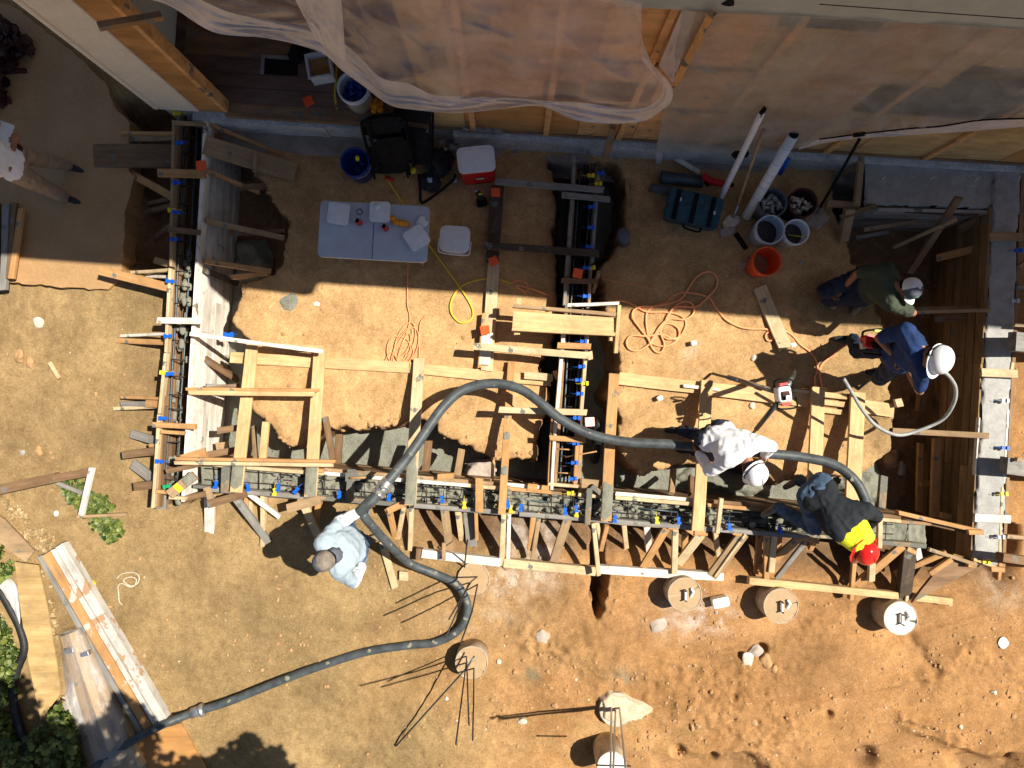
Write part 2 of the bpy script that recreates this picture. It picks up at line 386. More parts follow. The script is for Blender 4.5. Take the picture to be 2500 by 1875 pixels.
def heights(X, Y):
    wx = X + .05 * fbm(X, Y, 3, 3, 11) + .018 * fbm(X, Y, 17, 3, 21); wy = Y + .05 * fbm(X, Y, 3, 3, 31) + .018 * fbm(X, Y, 17, 3, 41)
    px = X * 210 + 1250; py = 937.5 - Y * 210
    rough = np.clip((px - 1000) / 700, .25, 1) * np.clip((py - 1250) / 200, .25, 1)
    patch = np.clip(.35 + 1.5 * fbm(X * .8, Y * 1.3, .9, 3, 55), 0, 1)
    z = .035 * fbm(X, Y, .7, 3, 51) + rough * .05 * fbm(X, Y, .9, 2, 57) + (.004 + .009 * patch) * fbm(X, Y, 4, 4, 61) + (.0025 + .008 * rough * patch) * fbm(X, Y, 18, 3, 71)
    z += rough * .024 * (1 - np.abs(fbm(X * .45 + Y * .3, (Y - X * .30) * 3.2, 1.1, 3, 59)) * 2)
    # rut lines, low mounds on the lower right
    z += rough * .03 * np.abs(fbm(X * .55 + Y, Y * .9 - X * .5, 1.2, 2, 81)) - .01 + rough * patch * .02 * np.maximum(0, fbm(X, Y, 9, 3, 83)) ** 1.5
    # slope down to the outer face of the long form
    yl = 1180 + (px - 509) * .0806
    s = np.clip(1 - (py - yl) / 135, 0, 1) * np.clip((px - 960) / 90, 0, 1) * np.clip((2500 - px) / 60, 0, 1) * (py > yl - 60)
    z -= .5 * s * s * (3 - 2 * s)
    # lower bottom edge of frame hollows
    z -= .16 * np.clip((py - 1838 - 26 * fbm(X, Y, 1.6, 4, 91)) / 30, 0, 1) * np.clip((px - 1500) / 300, 0, 1) * np.clip(.5 + 2.5 * fbm(X, Y, .9, 2, 93), 0, 1)
    # ruts and scraped ridges on the lower right, hollow stones pulled out
    for (ax1, ay1, bx1, by1, wd, hh) in ((2230, 1560, 2285, 1640, 9, -.05), (2000, 1720, 2260, 1650, 14, .045), (2200, 1750, 2440, 1850, 16, .07), (1300, 1560, 1800, 1690, 40, .05), (1820, 1640, 2080, 1480, 26, .03), (2240, 1700, 2400, 1560, 22, .03), (1480, 1600, 1700, 1650, 16, -.03), (1500, 1700, 1900, 1790, 40, .04)):
        ex, ey = bx1 - ax1, by1 - ay1; t_ = np.clip(((px - ax1) * ex + (py - ay1) * ey) / (ex * ex + ey * ey), 0, 1); d_ = np.hypot(px - ax1 - t_ * ex, py - ay1 - t_ * ey) + 10 * fbm(X, Y, 3, 2, 97)
        z += hh * np.exp(-np.clip(d_ / wd, 0, 9) ** 2) * (1 + .5 * fbm(X, Y, 12, 2, 99))
    for hx, hy, hr, hh in ((1865, 1590, 14, .12), (1285, 1500, 22, .0), (1655, 1832, 16, .10), (1740, 1845, 14, .10), (1620, 1545, 60, -.02), (2115, 1855, 30, .14), (2025, 1745, 10, .08), (1790, 1700, 9, .06), (1310, 1480, 120, .02), (1415, 1600, 120, -.03), (2460, 1850, 12, .1), (1213, 1755, 8, .06), (1060, 1770, 80, -.02)):
        z -= hh * np.exp(-(((px - hx) ** 2 + (py - hy) ** 2) / hr ** 2) ** 2)
    for poly, dep, wdt in ((TRENCH, .76, .05), (TRL, .50, .12), (SLOT, .55, .035)):
        d = sdist(wx, wy, poly); t = np.clip(.5 - d / wdt / 2, 0, 1); t = t * t * (3 - 2 * t)
        bank = np.clip(1 + d / .10, 0, 1) * (d < 0)
        z = z * (1 - t) + (-dep + .03 * fbm(X, Y, 5, 3, 95) + .05 * bank) * t
        z -= .02 * np.clip(1 - np.abs(d - .05) / .08, 0, 1) * (d > 0)
    return z
def axis(lo, hi, st, far):
    a = list(np.arange(lo, hi, st)); s = st; x = a[-1]
    while x < far: s *= 1.35; x += s; a.append(x)
    s = st; x = a[0]; b_ = []
    while x > -far: s *= 1.35; x -= s; b_.append(x)
    return np.array(b_[::-1] + a)
ax_ = axis(-6.15, 6.15, .017, 70); ay_ = axis(-4.65, 3.3, .017, 70)
GX, GY = np.meshgrid(ax_, ay_); GZ = heights(GX, GY)
GZ = np.where((np.abs(GX) > 9) | (np.abs(GY) > 9), 0, GZ)
def hz(x, y):
    i = int(np.clip(np.searchsorted(ax_, x), 1, len(ax_) - 1)); j = int(np.clip(np.searchsorted(ay_, y), 1, len(ay_) - 1)); return float(GZ[j, i])
def G(x, y, dz=0.0):
    """point on the soil under a pixel"""
    p = P(x, y)
    for _ in range(3): p = P(x, y, hz(p.x, p.y))
    return p + Vector((0, 0, dz))
def gridmesh(name, X, Y, Z):
    ny, nx = X.shape; me = bpy.data.meshes.new(name)
    v = np.stack([X, Y, Z], -1).reshape(-1, 3).astype(np.float32); me.vertices.add(len(v)); me.vertices.foreach_set('co', v.ravel())
    i = np.arange(nx * ny).reshape(ny, nx); q = np.stack([i[:-1, :-1], i[:-1, 1:], i[1:, 1:], i[1:, :-1]], -1).reshape(-1, 4).astype(np.int32)
    me.loops.add(q.size); me.loops.foreach_set('vertex_index', q.ravel()); me.polygons.add(len(q))
    me.polygons.foreach_set('loop_start', np.arange(0, q.size, 4, dtype=np.int32)); me.polygons.foreach_set('use_smooth', np.ones(len(q), bool))
    me.update(); return me
gm = gridmesh('ground', GX, GY, GZ)
px = GX * 210 + 1250; py = 937.5 - GY * 210
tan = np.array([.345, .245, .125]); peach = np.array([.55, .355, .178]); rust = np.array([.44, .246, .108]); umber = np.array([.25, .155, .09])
dd = fbm(GX, GY, .9, 3, 101) * .35
wp = np.clip((px - 540) / 90 + dd, 0, 1) * np.clip((2220 - px) / 260 + dd, 0, 1) * np.clip((1215 - py) / 40 + dd, 0, 1)
wr = np.clip((px - 950) / 500 + dd, 0, 1) * np.clip((py - 1180) / 60, 0, 1)
wr = np.maximum(wr, np.clip((px - 2420) / 60, 0, 1) * np.clip((py - 600) / 60, 0, 1))
colr = tan + (peach - tan) * wp[..., None]; colr = colr + (rust - colr) * np.clip(wr, 0, 1)[..., None]
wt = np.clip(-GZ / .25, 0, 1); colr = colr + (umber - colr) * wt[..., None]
ww = np.clip(.32 + .9 * fbm(GX, GY, 1.2, 4, 131) - .5 * wp, 0, .6)[..., None]; colr = colr * (1 - .22 * ww)
for sx, sy, rx, ry, cc, aa in ((1715, 1500, 75, 40, (.62, .52, .48), .7), (1640, 1500, 60, 50, (.52, .42, .36), .35), (1270, 1415, 90, 45, (.60, .52, .45), .55), (1300, 1320, 60, 60, (.60, .54, .50), .9), (1180, 1515, 90, 25, (.56, .47, .38), .35), (1305, 1645, 30, 25, (.16, .17, .12), .6), (1515, 1650, 40, 25, (.22, .22, .16), .5), (555, 1265, 30, 25, (.16, .12, .06), .6), (705, 740, 22, 20, (.3, .3, .25), .5), (1690, 880, 20, 30, (.60, .55, .48), .5), (2450, 1450, 40, 40, (.56, .5, .44), .35), (2050, 1350, 60, 60, (.30, .19, .10), .4), (1340, 1600, 120, 90, (.35, .21, .11), .35), (1500, 1800, 300, 60, (.46, .32, .16), .3)):
    g_ = np.exp(-(((px - sx) / rx) ** 2 + ((py - sy) / ry) ** 2)) * np.clip(.75 + 1.2 * fbm(GX, GY, 9, 4, int(sx)), 0, 1.5) * aa; colr = colr + (np.array(cc) - colr) * np.clip(g_, 0, 1)[..., None]
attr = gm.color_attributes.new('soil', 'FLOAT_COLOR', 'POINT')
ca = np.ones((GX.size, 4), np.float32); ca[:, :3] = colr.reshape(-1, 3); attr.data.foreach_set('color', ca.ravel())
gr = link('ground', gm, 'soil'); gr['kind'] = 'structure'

def sheet(name, pts, z, amp, sc, mat, parent=None, label=None, cat=None, step=.02, seed=5, edge=.04, kind=None, wob=.03):
    """lumpy slab surface inside a pixel outline, falling away at its edge"""
    poly = [tuple(P(x, y, z)[:2]) for x, y in pts]; xs = [p[0] for p in poly]; ys = [p[1] for p in poly]
    X, Y = np.meshgrid(np.arange(min(xs) - .05, max(xs) + .05, step), np.arange(min(ys) - .05, max(ys) + .05, step))
    d = sdist(X + wob * fbm(X, Y, 7, 3, seed + 3), Y + wob * fbm(X, Y, 7, 3, seed + 9), poly)
    Z = z + amp * fbm(X, Y, sc, 4, seed) - np.clip(d / edge + .5, 0, 1) * .12
    me = gridmesh(name, X, Y, Z); bm = bmesh.new(); bm.from_mesh(me); bm.verts.ensure_lookup_table(); df = d.ravel()
    bmesh.ops.delete(bm, geom=[v for v in bm.verts if df[v.index] > edge], context='VERTS'); bm.to_mesh(me); bm.free()
    c = Vector((sum(xs) / len(xs), sum(ys) / len(ys), z - .1)); me.transform(Matrix.Translation(-c))
    o = link(name, me, mat, parent, Matrix.Translation(c))
    if label: tag(o, label, cat, None, kind)
    return o
#PART2
# ================================================================== FOUNDATION TRENCH: wet footing and piers
foot = thing('concrete_footing', 'wet grey green concrete footing spread along the bottom of the trench', 'footing', P(1200, 1150, -.75))
sheet('footing_slab', [(505, 560), (555, 560), (600, 700), (1310, 760), (1345, 395), (1500, 395), (1560, 900), (2140, 960), (2160, 1270), (2100, 1300), (505, 1175)], -.665, .018, 5, 'wetconc', foot, seed=12, edge=.06, wob=.12, step=.025)
sheet('footing_mound', [(1640, 1165), (1720, 1128), (1800, 1150), (1850, 1170), (1890, 1210), (1690, 1200)], -.60, .03, 8, 'wetconc', foot, seed=14, edge=.1)
sheet('footing_mound', [(2080, 1180), (2140, 1165), (2160, 1200), (2120, 1230), (2060, 1230)], -.45, .05, 8, 'wetconc', foot, seed=15, edge=.1)
sheet('footing_mound', [(575, 590), (625, 590), (650, 640), (630, 680), (570, 690)], -.58, .02, 7, 'wetconc', foot, seed=16, edge=.1)
slb = sheet('buried_pier', [(1135, 1165), (1142, 1140), (1165, 1128), (1190, 1130), (1205, 1150), (1205, 1180), (1135, 1180)], -.50, .01, 12, 'lime', None, 'white round pier top half buried in the trench wall', 'pier', seed=17, wob=.01)
# old slab on the left
sl = poly_prism('concrete_slab', [(-200, -80), (40, 20), (180, 130), (262, 205), (278, 262), (318, 300), (312, 420), (330, 430), (306, 520), (300, 640), (290, 680), (265, 706), (230, 707), (30, 690), (-200, 680)], -.2, .06, 'slab', None, .012)
tag(sl, 'worn brown concrete slab with a broken right edge on the left of the site', 'slab')

# ================================================================== FORMWORK
def panel(parent, name, x1, y1, x2, y2, ztop, zbot, n, t, mat, side=1, tb=None):
    a, c = P(x1, y1, ztop), P(x2, y2, ztop); d = (c - a); L = d.length; R = frame(a, c); h = (ztop - zbot) / n
    bm = bmesh.new()
    for k in range(n):
        x = 0
        while x < L - .01:
            l = min(L - x, random.uniform(1.4, 3.2)); 
            if L - x - l < .4: l = L - x
            off = random.uniform(-.004, .004)
            box_into(bm, x + l / 2, side * t / 2 + off, -h * (k + .5) + random.uniform(-.002, .002), l - .004, t, h - random.uniform(.009, .018))
            x += l
    o = frombm(name, bm, mat, parent, Matrix.Translation(a) @ R); return o

# ---- left wall form
LF = thing('wall_formwork', 'long form of whitewashed boards running down the left side of the trench', 'formwork', P(430, 760, -.7))
panel(LF, 'inner_panel', 496, 285, 441, 1225, .30, -.74, 6, .035, 'white', 1)
panel(LF, 'outer_panel', 431, 262, 380, 1240, .28, -.74, 5, .035, 'brown', 1)
beams(LF, '''
top_plate 423 300 416 650 7 .33 .33 .09 tan
top_plate 414 655 404 860 7 .33 .33 .09 pale
top_plate 403 862 388 1010 7 .33 .33 .09 pale
top_plate 387 1012 372 1240 8 .33 .33 .09 pale
cross_tie 420 298 500 302 9 .38 .38 .04 tan
cross_tie 384 421 500 424 20 .38 .38 .04 orange
cross_tie 410 559 487 567 13 .38 .38 .04 brown
cross_tie 383 782 493 784 15 .38 .38 .04 white
cross_tie 371 1037 477 1042 13 .38 .38 .04 orange
cross_tie 392 1054 450 1058 9 .36 .36 .04 orange
wall_strut 500 298 682 373 9 .24 .0 .09 orange
wall_strut 520 330 592 352 14 .1 -.2 .09 brown
wall_strut 505 417 634 469 10 .24 -.05 .09 orange
wall_strut 585 455 645 452 12 .05 .02 .09 brown
wall_strut 502 538 694 580 12 .24 -.03 .09 tan
wall_strut 560 567 697 563 10 .0 -.05 .09 brown
wall_strut 500 637 662 662 12 .24 .02 .09 orange
wall_strut 562 676 652 667 11 -.05 .03 .09 orange
wall_strut 500 660 582 694 14 .2 -.3 .09 dark
wall_strut 500 880 582 932 12 .0 -.45 .09 brown
wall_strut 504 945 585 948 16 .15 -.1 .04 grey
wall_strut 468 955 585 942 14 .26 -.1 .09 brown
kicker 290 323 425 325 7 .12 .3 .05 orange
kicker 300 339 425 331 15 -.02 .25 .05 tan
kicker 309 418 420 480 18 -.02 .22 .05 orange
kicker 358 496 425 481 9 -.15 .22 .05 brown
kicker 332 521 420 499 10 -.3 .2 .05 brown
kicker 375 579 422 545 13 -.3 .2 .05 brown
kicker 376 634 412 645 16 .08 .2 .09 tan
kicker 318 665 412 659 8 -.05 .24 .05 pale
kicker 340 673 410 676 8 -.1 .18 .05 white
kicker 242 660 408 701 22 .24 .30 .09 orange
kicker 294 820 403 815 7 .02 .28 .04 white
kicker 288 831 405 836 13 .0 .22 .05 orange
kicker 294 970 388 973 7 .06 .26 .05 orange
kicker 294 986 360 986 12 .04 .16 .05 grey
kicker 355 985 390 987 18 .16 .24 .05 orange
kicker 276 998 400 992 9 .02 .2 .05 pale
kicker 298 1111 385 1101 19 .22 .28 .09 brown
kicker 326 1189 378 1183 20 .2 .26 .09 brown
kicker 363 1088 388 1088 9 .2 .25 .05 orange
foot_post 395 1180 392 1243 24 .18 .18 .05 grey
corner_board 442 1124 502 1106 26 .34 .34 .04 orange
corner_board 405 1152 482 1135 12 .38 .40 .09 brown
corner_board 380 1200 412 1203 9 .36 .36 .04 orange
corner_board 412 1215 455 1217 8 .36 .36 .04 pale
inner_brace 530 1052 585 1044 16 .2 .1 .09 brown
inner_brace 500 1112 590 1096 16 .1 .0 .05 brown
inner_brace 540 1080 545 1112 30 -.2 -.2 .04 tan
inner_brace 455 1217 500 1206 14 .33 .33 .09 brown
''')
loose('''
226 380 421 380 58 .06 .10 .04 brown | plank | wide brown plank with a notch bridging from the slab to the left form
498 353 722 420 46 .30 .05 .04 tan | plank | wide tan plank sloping from the left form to the dirt below the foundation
322 1132 375 1172 24 .06 .14 .04 grey | plank | short grey plank leaning outside the lower left form
318 1059 384 1078 20 .05 .15 .04 grey | plank | broken grey plank lying outside the left form above the dark brace
412 1208 474 1160 24 .42 .40 .04 tan | plank | short board with yellow paint lying across the lower left corner of the forms | board
''')
beam('board_cleat', 622, 372, 620, 420, 9, .24, .24, .035, 'tan', None, 'narrow cleat nailed across the wide sloping tan plank', 'cleat')
yp = beam('paint_patch', 430, 1196, 440, 1186, 22, .423, .422, .001, 'yellow', [o for o in bpy.data.objects if o.get('label', '').startswith('short board with yellow')][0])
# parent transform of the patch: computed from rotated parent
pr_ = yp.parent; yp.matrix_basis = pr_.matrix_basis.inverted() @ (Matrix.Translation(pr_.location) @ yp.matrix_basis)

# ---- bottom wall form (long run)
BF = thing('wall_formwork', 'long form filled with wet concrete and rebar running along the bottom of the trench', 'formwork', P(1400, 1230, -.7))
def lerpy(x, a, b_): return a[1] + (x - a[0]) * (b_[1] - a[1]) / (b_[0] - a[0])
IN = ((480, 1128), (2275, 1276)); OUT = ((470, 1192), (2262, 1334))
panel(BF, 'inner_panel', IN[0][0], IN[0][1], IN[1][0], IN[1][1], .26, -.72, 5, .035, 'brown', -1)
panel(BF, 'outer_panel', OUT[0][0], OUT[0][1], OUT[1][0], OUT[1][1], .26, -.72, 5, .035, 'cemented', 1)
for xa, xb, z, m in ((500, 790, .30, 'pale'), (700, 985, .28, 'white'), (1013, 1143, .31, 'white'), (1130, 1222, .29, 'pale'), (1235, 1345, .29, 'orange'), (1412, 1468, .30, 'pale'), (1503, 1692, .32, 'pale'), (1728, 1822, .31, 'orange'), (1818, 1935, .29, 'brown'), (2112, 2200, .30, 'pale')):
    beam('inner_rail', xa, lerpy(xa, *IN) + 3, xb, lerpy(xb, *IN) + 3, 9, z, z, .09, m, BF)
    beam('inner_waler', xa, lerpy(xa, *IN) - 7, xb, lerpy(xb, *IN) - 7, 9, z - .05, z - .05, .04, random.choice(['brown', 'tan', 'white']), BF)
for xa, xb, z, m in ((500, 740, .28, 'grey'), (738, 990, .28, 'cemented'), (1010, 1225, .28, 'grey'), (1268, 1500, .28, 'grey'), (1500, 1700, .28, 'grey'), (1700, 1970, .28, 'grey'), (2100, 2262, .28, 'cemented')):
    beam('outer_rail', xa, lerpy(xa, *OUT), xb, lerpy(xb, *OUT), 11, z, z, .09, m, BF)
beams(BF, '''
outer_waler 1095 1238 1165 1246 8 .24 .24 .05 orange
outer_waler 1500 1278 1608 1286 5 .27 .27 .04 pale
cross_tie 550 1140 548 1204 20 .36 .36 .04 cemented
cross_tie 857 1146 852 1228 19 .36 .36 .04 cemented
cross_tie 1170 1168 1170 1250 19 .38 .38 .04 orange
cross_tie 1440 1192 1434 1282 14 .38 .38 .05 cemented
cross_tie 1762 1217 1752 1303 10 .40 .40 .05 pale
cross_tie 2150 1252 2149 1338 11 .38 .38 .05 pale
tie_block 1068 1164 1108 1162 14 .34 .34 .06 orange
tie_block 1288 1190 1312 1191 18 .30 .30 .06 orange
tie_block 1322 1192 1342 1193 14 .28 .28 .06 orange
tie_block 1445 1187 1468 1205 12 .36 .36 .05 cemented
tie_block 1420 1180 1466 1184 22 .30 .30 .06 tan
tie_block 762 1149 790 1150 10 .34 .34 .05 orange
tie_block 725 1226 760 1226 14 .30 .30 .05 orange
tie_block 1218 1250 1252 1252 9 .28 .28 .05 orange
tie_block 1312 1256 1330 1262 10 .28 .28 .05 orange
tie_block 1632 1286 1656 1290 12 .28 .28 .05 orange
tie_block 1674 1288 1698 1305 12 .28 .26 .05 orange
tie_block 1696 1300 1728 1302 14 .28 .28 .05 orange
tie_block 1790 1300 1815 1306 12 .28 .28 .05 orange
tie_block 1945 1312 2000 1322 13 .28 .28 .05 orange
tie_block 506 1232 600 1205 20 .34 .34 .04 brown
tie_block 502 1190 515 1222 16 .3 .3 .04 tan
tie_block 700 1242 782 1220 22 .32 .30 .04 tan
tie_block 946 1248 988 1228 16 .32 .32 .05 orange
''')
# braces outside the long form
beams(BF, '''
brace 510 1212 510 1302 23.6 .16 -.02 .05 white
brace 572 1214 655 1325 17.7 .22 .02 .05 grey
brace 603 1204 682 1264 10.6 .24 .10 .05 white
brace 600 1200 600 1270 10.6 .1 .02 .09 orange
brace 612 1205 610 1262 9.4 .05 .01 .09 pale
brace 640 1210 640 1335 10.6 .15 .01 .09 pale
brace 648 1210 645 1300 9.4 .05 .01 .09 tan
brace 742 1236 775 1308 18.9 .2 .05 .05 pale
brace 777 1222 770 1280 14.2 .1 .03 .09 orange
brace 950 1250 968 1330 14.2 .22 -.1 .05 orange
brace 985 1238 968 1335 10.6 .2 -.1 .09 pale
brace 1004 1230 1000 1345 10.6 .2 .05 .09 pale
brace 1083 1230 1098 1348 20.1 .26 .02 .05 tan
brace 1118 1250 1130 1345 14.2 .1 -.2 .09 pale
brace 1145 1250 1153 1350 27.1 .05 -.1 .04 grey
brace 1161 1246 1164 1320 8.3 .2 .05 .09 orange
brace 1230 1254 1224 1382 13.0 .22 .12 .05 pale
brace 1243 1250 1240 1366 9.4 .24 .12 .05 white
brace 1303 1256 1294 1345 14.2 .2 .1 .05 orange
brace 1316 1262 1300 1366 10.6 .2 .12 .05 tan
brace 1388 1262 1352 1372 21.2 .26 .12 .05 tan
brace 1380 1385 1360 1437 14.2 .0 -.1 .05 grey
brace 1235 1378 1247 1404 16.5 .02 -.1 .05 tan
brace 1449 1278 1462 1406 10.6 .36 .30 .05 pale
brace 1482 1286 1467 1346 10.6 .24 .12 .05 orange
brace 1458 1274 1470 1340 9.4 .2 .1 .05 pale
brace 1524 1284 1530 1340 11.8 .1 -.1 .05 pale
brace 1580 1286 1586 1352 16.5 .1 -.1 .05 white
brace 1630 1286 1570 1386 17.7 .26 .10 .05 orange
brace 1650 1294 1647 1402 14.2 .28 .18 .05 pale
brace 1674 1300 1672 1380 14.2 .05 -.2 .05 orange
brace 1712 1306 1656 1378 21.2 .26 .12 .05 pale
brace 1748 1300 1755 1358 11.8 .1 -.1 .05 pale
brace 1816 1304 1738 1408 26.0 .28 .14 .05 tan
brace 1820 1306 1746 1408 5.9 .31 .17 .03 pale
brace 1856 1304 1849 1402 14.2 .1 .0 .05 orange
brace 1874 1308 1872 1416 13.0 .26 .14 .05 orange
brace 1893 1302 1884 1398 14.2 .28 .2 .05 pale
brace 1905 1310 1900 1370 11.8 .1 -.1 .05 orange
brace 1952 1316 1856 1398 17.7 .28 .1 .05 orange
brace 1968 1324 1896 1414 10.6 .26 .1 .05 grey
brace 1990 1322 1980 1345 11.8 .2 .1 .05 orange
brace 2088 1362 2080 1464 10.6 .2 .1 .05 orange
brace 2132 1326 2129 1420 15.3 .3 .2 .05 pale
brace 2205 1334 2092 1430 18.9 .28 .1 .05 orange
brace 2192 1350 2100 1422 10.6 .22 .02 .09 tan
brace 2224 1342 2210 1466 30.7 .26 .16 .09 dark
brace 2240 1340 2246 1366 16.5 .24 .2 .05 white
brace 2216 1340 2238 1350 11.8 .26 .26 .05 orange
ledger 1030 1352 1222 1374 20 .14 .14 .09 white
ledger 1230 1375 1455 1396 21 .14 .14 .09 pale
ledger 1464 1391 1767 1409 20 .13 .13 .09 white
ledger 1830 1419 2205 1457 17 .16 .16 .09 clean
ledger 2232 1459 2326 1470 17 .16 .16 .09 clean
ledger_stake 1083 1326 1083 1368 9 .24 .24 .05 tan
ledger_stake 1024 1340 1022 1368 16 .12 .12 .09 brown
ledger_stake 2082 1450 2080 1465 8 .1 .1 .09 pale
ledger_stake 2322 1466 2321 1480 9 .12 .12 .09 pale
ledger_stake 2216 1455 2214 1468 8 .19 .19 .05 pale
''')
# props standing in the trench
beams(BF, '''
trench_prop 648 1030 640 1122 17 -.02 .10 .05 clean
trench_prop 617 1040 621 1116 9 -.35 .05 .05 tan
trench_prop 793 1018 811 1122 14 .04 .12 .05 brown
trench_prop 827 1060 823 1132 17 -.1 .12 .05 brown
trench_prop 1046 1076 1038 1150 19 .0 .18 .05 brown
trench_prop 1127 1096 1116 1160 17 -.05 .2 .05 tan
trench_prop 1204 1122 1201 1172 8 -.05 .2 .05 clean
trench_prop 1646 1144 1641 1202 14 -.1 .16 .05 tan
trench_prop 1690 1160 1690 1206 12 -.2 .16 .05 brown
trench_prop 2160 1162 2154 1240 19 .0 .2 .05 cemented
''')
# ---- middle form
MF = thing('wall_formwork', 'narrow form with open rebar running from the foundation to the long bottom form', 'formwork', P(1400, 800, -.7))
panel(MF, 'left_panel', 1401, 405, 1352, 1180, .20, -.70, 5, .035, 'brown', 1)
panel(MF, 'right_panel', 1459, 405, 1412, 1185, .20, -.70, 5, .035, 'dark', -1)
beams(MF, '''
top_rail 1402 381 1396 520 8 .30 .30 .09 grey
top_rail 1394 515 1378 745 8 .28 .28 .09 grey
top_rail 1376 815 1360 1000 9 .30 .30 .09 white
top_rail 1357 1022 1347 1196 8 .30 .30 .09 white
top_rail 1461 420 1456 470 8 .30 .30 .09 tan
top_rail 1456 490 1446 640 8 .30 .30 .09 grey
top_rail 1443 655 1438 745 7 .28 .28 .09 tan
top_rail 1434 818 1420 1000 9 .30 .30 .09 pale
top_rail 1421 1055 1412 1180 9 .24 .24 .09 tan
top_rail 1411 1055 1404 1185 9 .30 .30 .09 orange
top_rail 1350 1022 1340 1188 8 .27 .27 .09 orange
cross_tie 1372 475 1490 486 14 .36 .36 .04 grey
cross_tie 1371 684 1461 687 12 .36 .36 .04 brown
cross_tie 1462 668 1447 716 9 .38 .12 .05 tan
cross_tie 1361 843 1443 846 15 .36 .36 .04 orange
cross_tie 1342 1069 1430 1075 13 .36 .36 .04 orange
cross_tie 1338 1182 1412 1188 8 .30 .30 .05 pale
end_block 1440 858 1442 878 12 .36 .36 .06 pale
end_block 1355 905 1362 925 10 .22 .22 .06 orange
''')
# ---- right form
RF = thing('wall_formwork', 'deep form of dark boards filled level with grey concrete on the right side', 'formwork', P(2400, 900, -.7))
panel(RF, 'inner_panel', 2424, 505, 2378, 1375, .27, -.74, 7, .035, 'formbrown', -1)
panel(RF, 'outer_panel', 2498, 380, 2448, 1385, .27, -.60, 5, .035, 'brown', 1)
sheet('concrete_fill', [(2431, 392), (2497, 392), (2447, 1385), (2374, 1380)], .285, .003, 6, 'cap', RF, seed=20, edge=.012, wob=.012)
beams(RF, '''
rim_board 2474 885 2467 925 8 .30 .30 .05 pale
rim_board 2462 1000 2452 1180 6 .29 .29 .05 white
rim_board 2448 1190 2440 1370 6 .29 .29 .05 pale
rim_board 2392 1020 2382 1160 4 .29 .29 .05 white
cross_tie 2418 577 2498 578 20 .36 .36 .04 tan
cross_tie 2397 909 2485 913 20 .36 .36 .04 pale
cross_tie 2381 1264 2468 1268 20 .34 .34 .04 white
strut 2190 764 2420 757 8 .26 .34 .05 tan
strut 2226 754 2400 748 8 .0 .2 .05 brown
strut 2282 778 2420 772 18 -.2 .1 .04 brown
strut 2300 882 2412 873 18 -.3 .22 .05 brown
strut 2286 630 2410 600 18 -.2 .1 .05 orange
strut 2180 1052 2415 1064 14 .05 .33 .05 tan
strut 2330 1072 2400 1078 12 -.2 .18 .05 brown
strut 2195 1252 2401 1299 10 .3 .34 .09 orange
strut 2205 1262 2372 1302 9 .2 .26 .09 brown
strut 2270 1342 2386 1380 9 .3 .34 .05 tan
strut 2366 1300 2402 1300 12 .37 .37 .05 orange
upright 2290 1070 2284 1262 20 -.2 -.2 .05 orange
upright 2250 1082 2246 1250 14 -.45 -.45 .05 orange
upright 2286 1180 2250 1182 12 -.4 -.4 .05 orange
upright 2300 1258 2352 1268 14 -.1 -.1 .05 orange
upright 2256 960 2252 1005 18 -.5 -.5 .09 brown
corner_brace 2365 1378 2384 1379 15 .33 .33 .05 orange
corner_brace 2378 1366 2450 1392 7 .34 .34 .05 clean
corner_brace 2421 1390 2454 1392 12 .36 .36 .05 orange
corner_brace 2444 1372 2440 1417 9 .3 .25 .09 orange
outer_brace 2481 833 2700 862 45 .62 .05 .09 grey
outer_brace 2479 793 2540 796 8 .4 .4 .05 pale
outer_brace 2460 1137 2690 1166 40 .55 .05 .09 grey
outer_brace 2484 1122 2494 1123 10 .6 .6 .05 tan
outer_brace 2450 1362 2680 1396 20 .55 .05 .09 brown
outer_brace 2460 1310 2560 1318 10 .3 .2 .05 tan
outer_brace 2484 702 2560 700 8 .3 .3 .05 grey
outer_brace 2492 650 2530 620 8 .3 .2 .05 tan
outer_brace 2490 730 2540 726 7 .3 .2 .05 brown
''')
gs = poly_prism('plywood_gusset', [(2227, 1472), (2250, 1440), (2306, 1372), (2330, 1352), (2400, 1374), (2386, 1386)], .20, .24, 'brown')
tag(gs, 'triangular brown plywood sheet leaning at the lower right corner of the forms', 'plywood')
loose('''
2312 1350 2185 1404 13 .30 .1 .05 orange | stud_brace | long brown brace crossing above the triangular plywood sheet | brace
2325 1366 2272 1402 12 .34 .30 .05 orange | stud_brace | short orange brace lying on the triangular plywood sheet | brace
''')
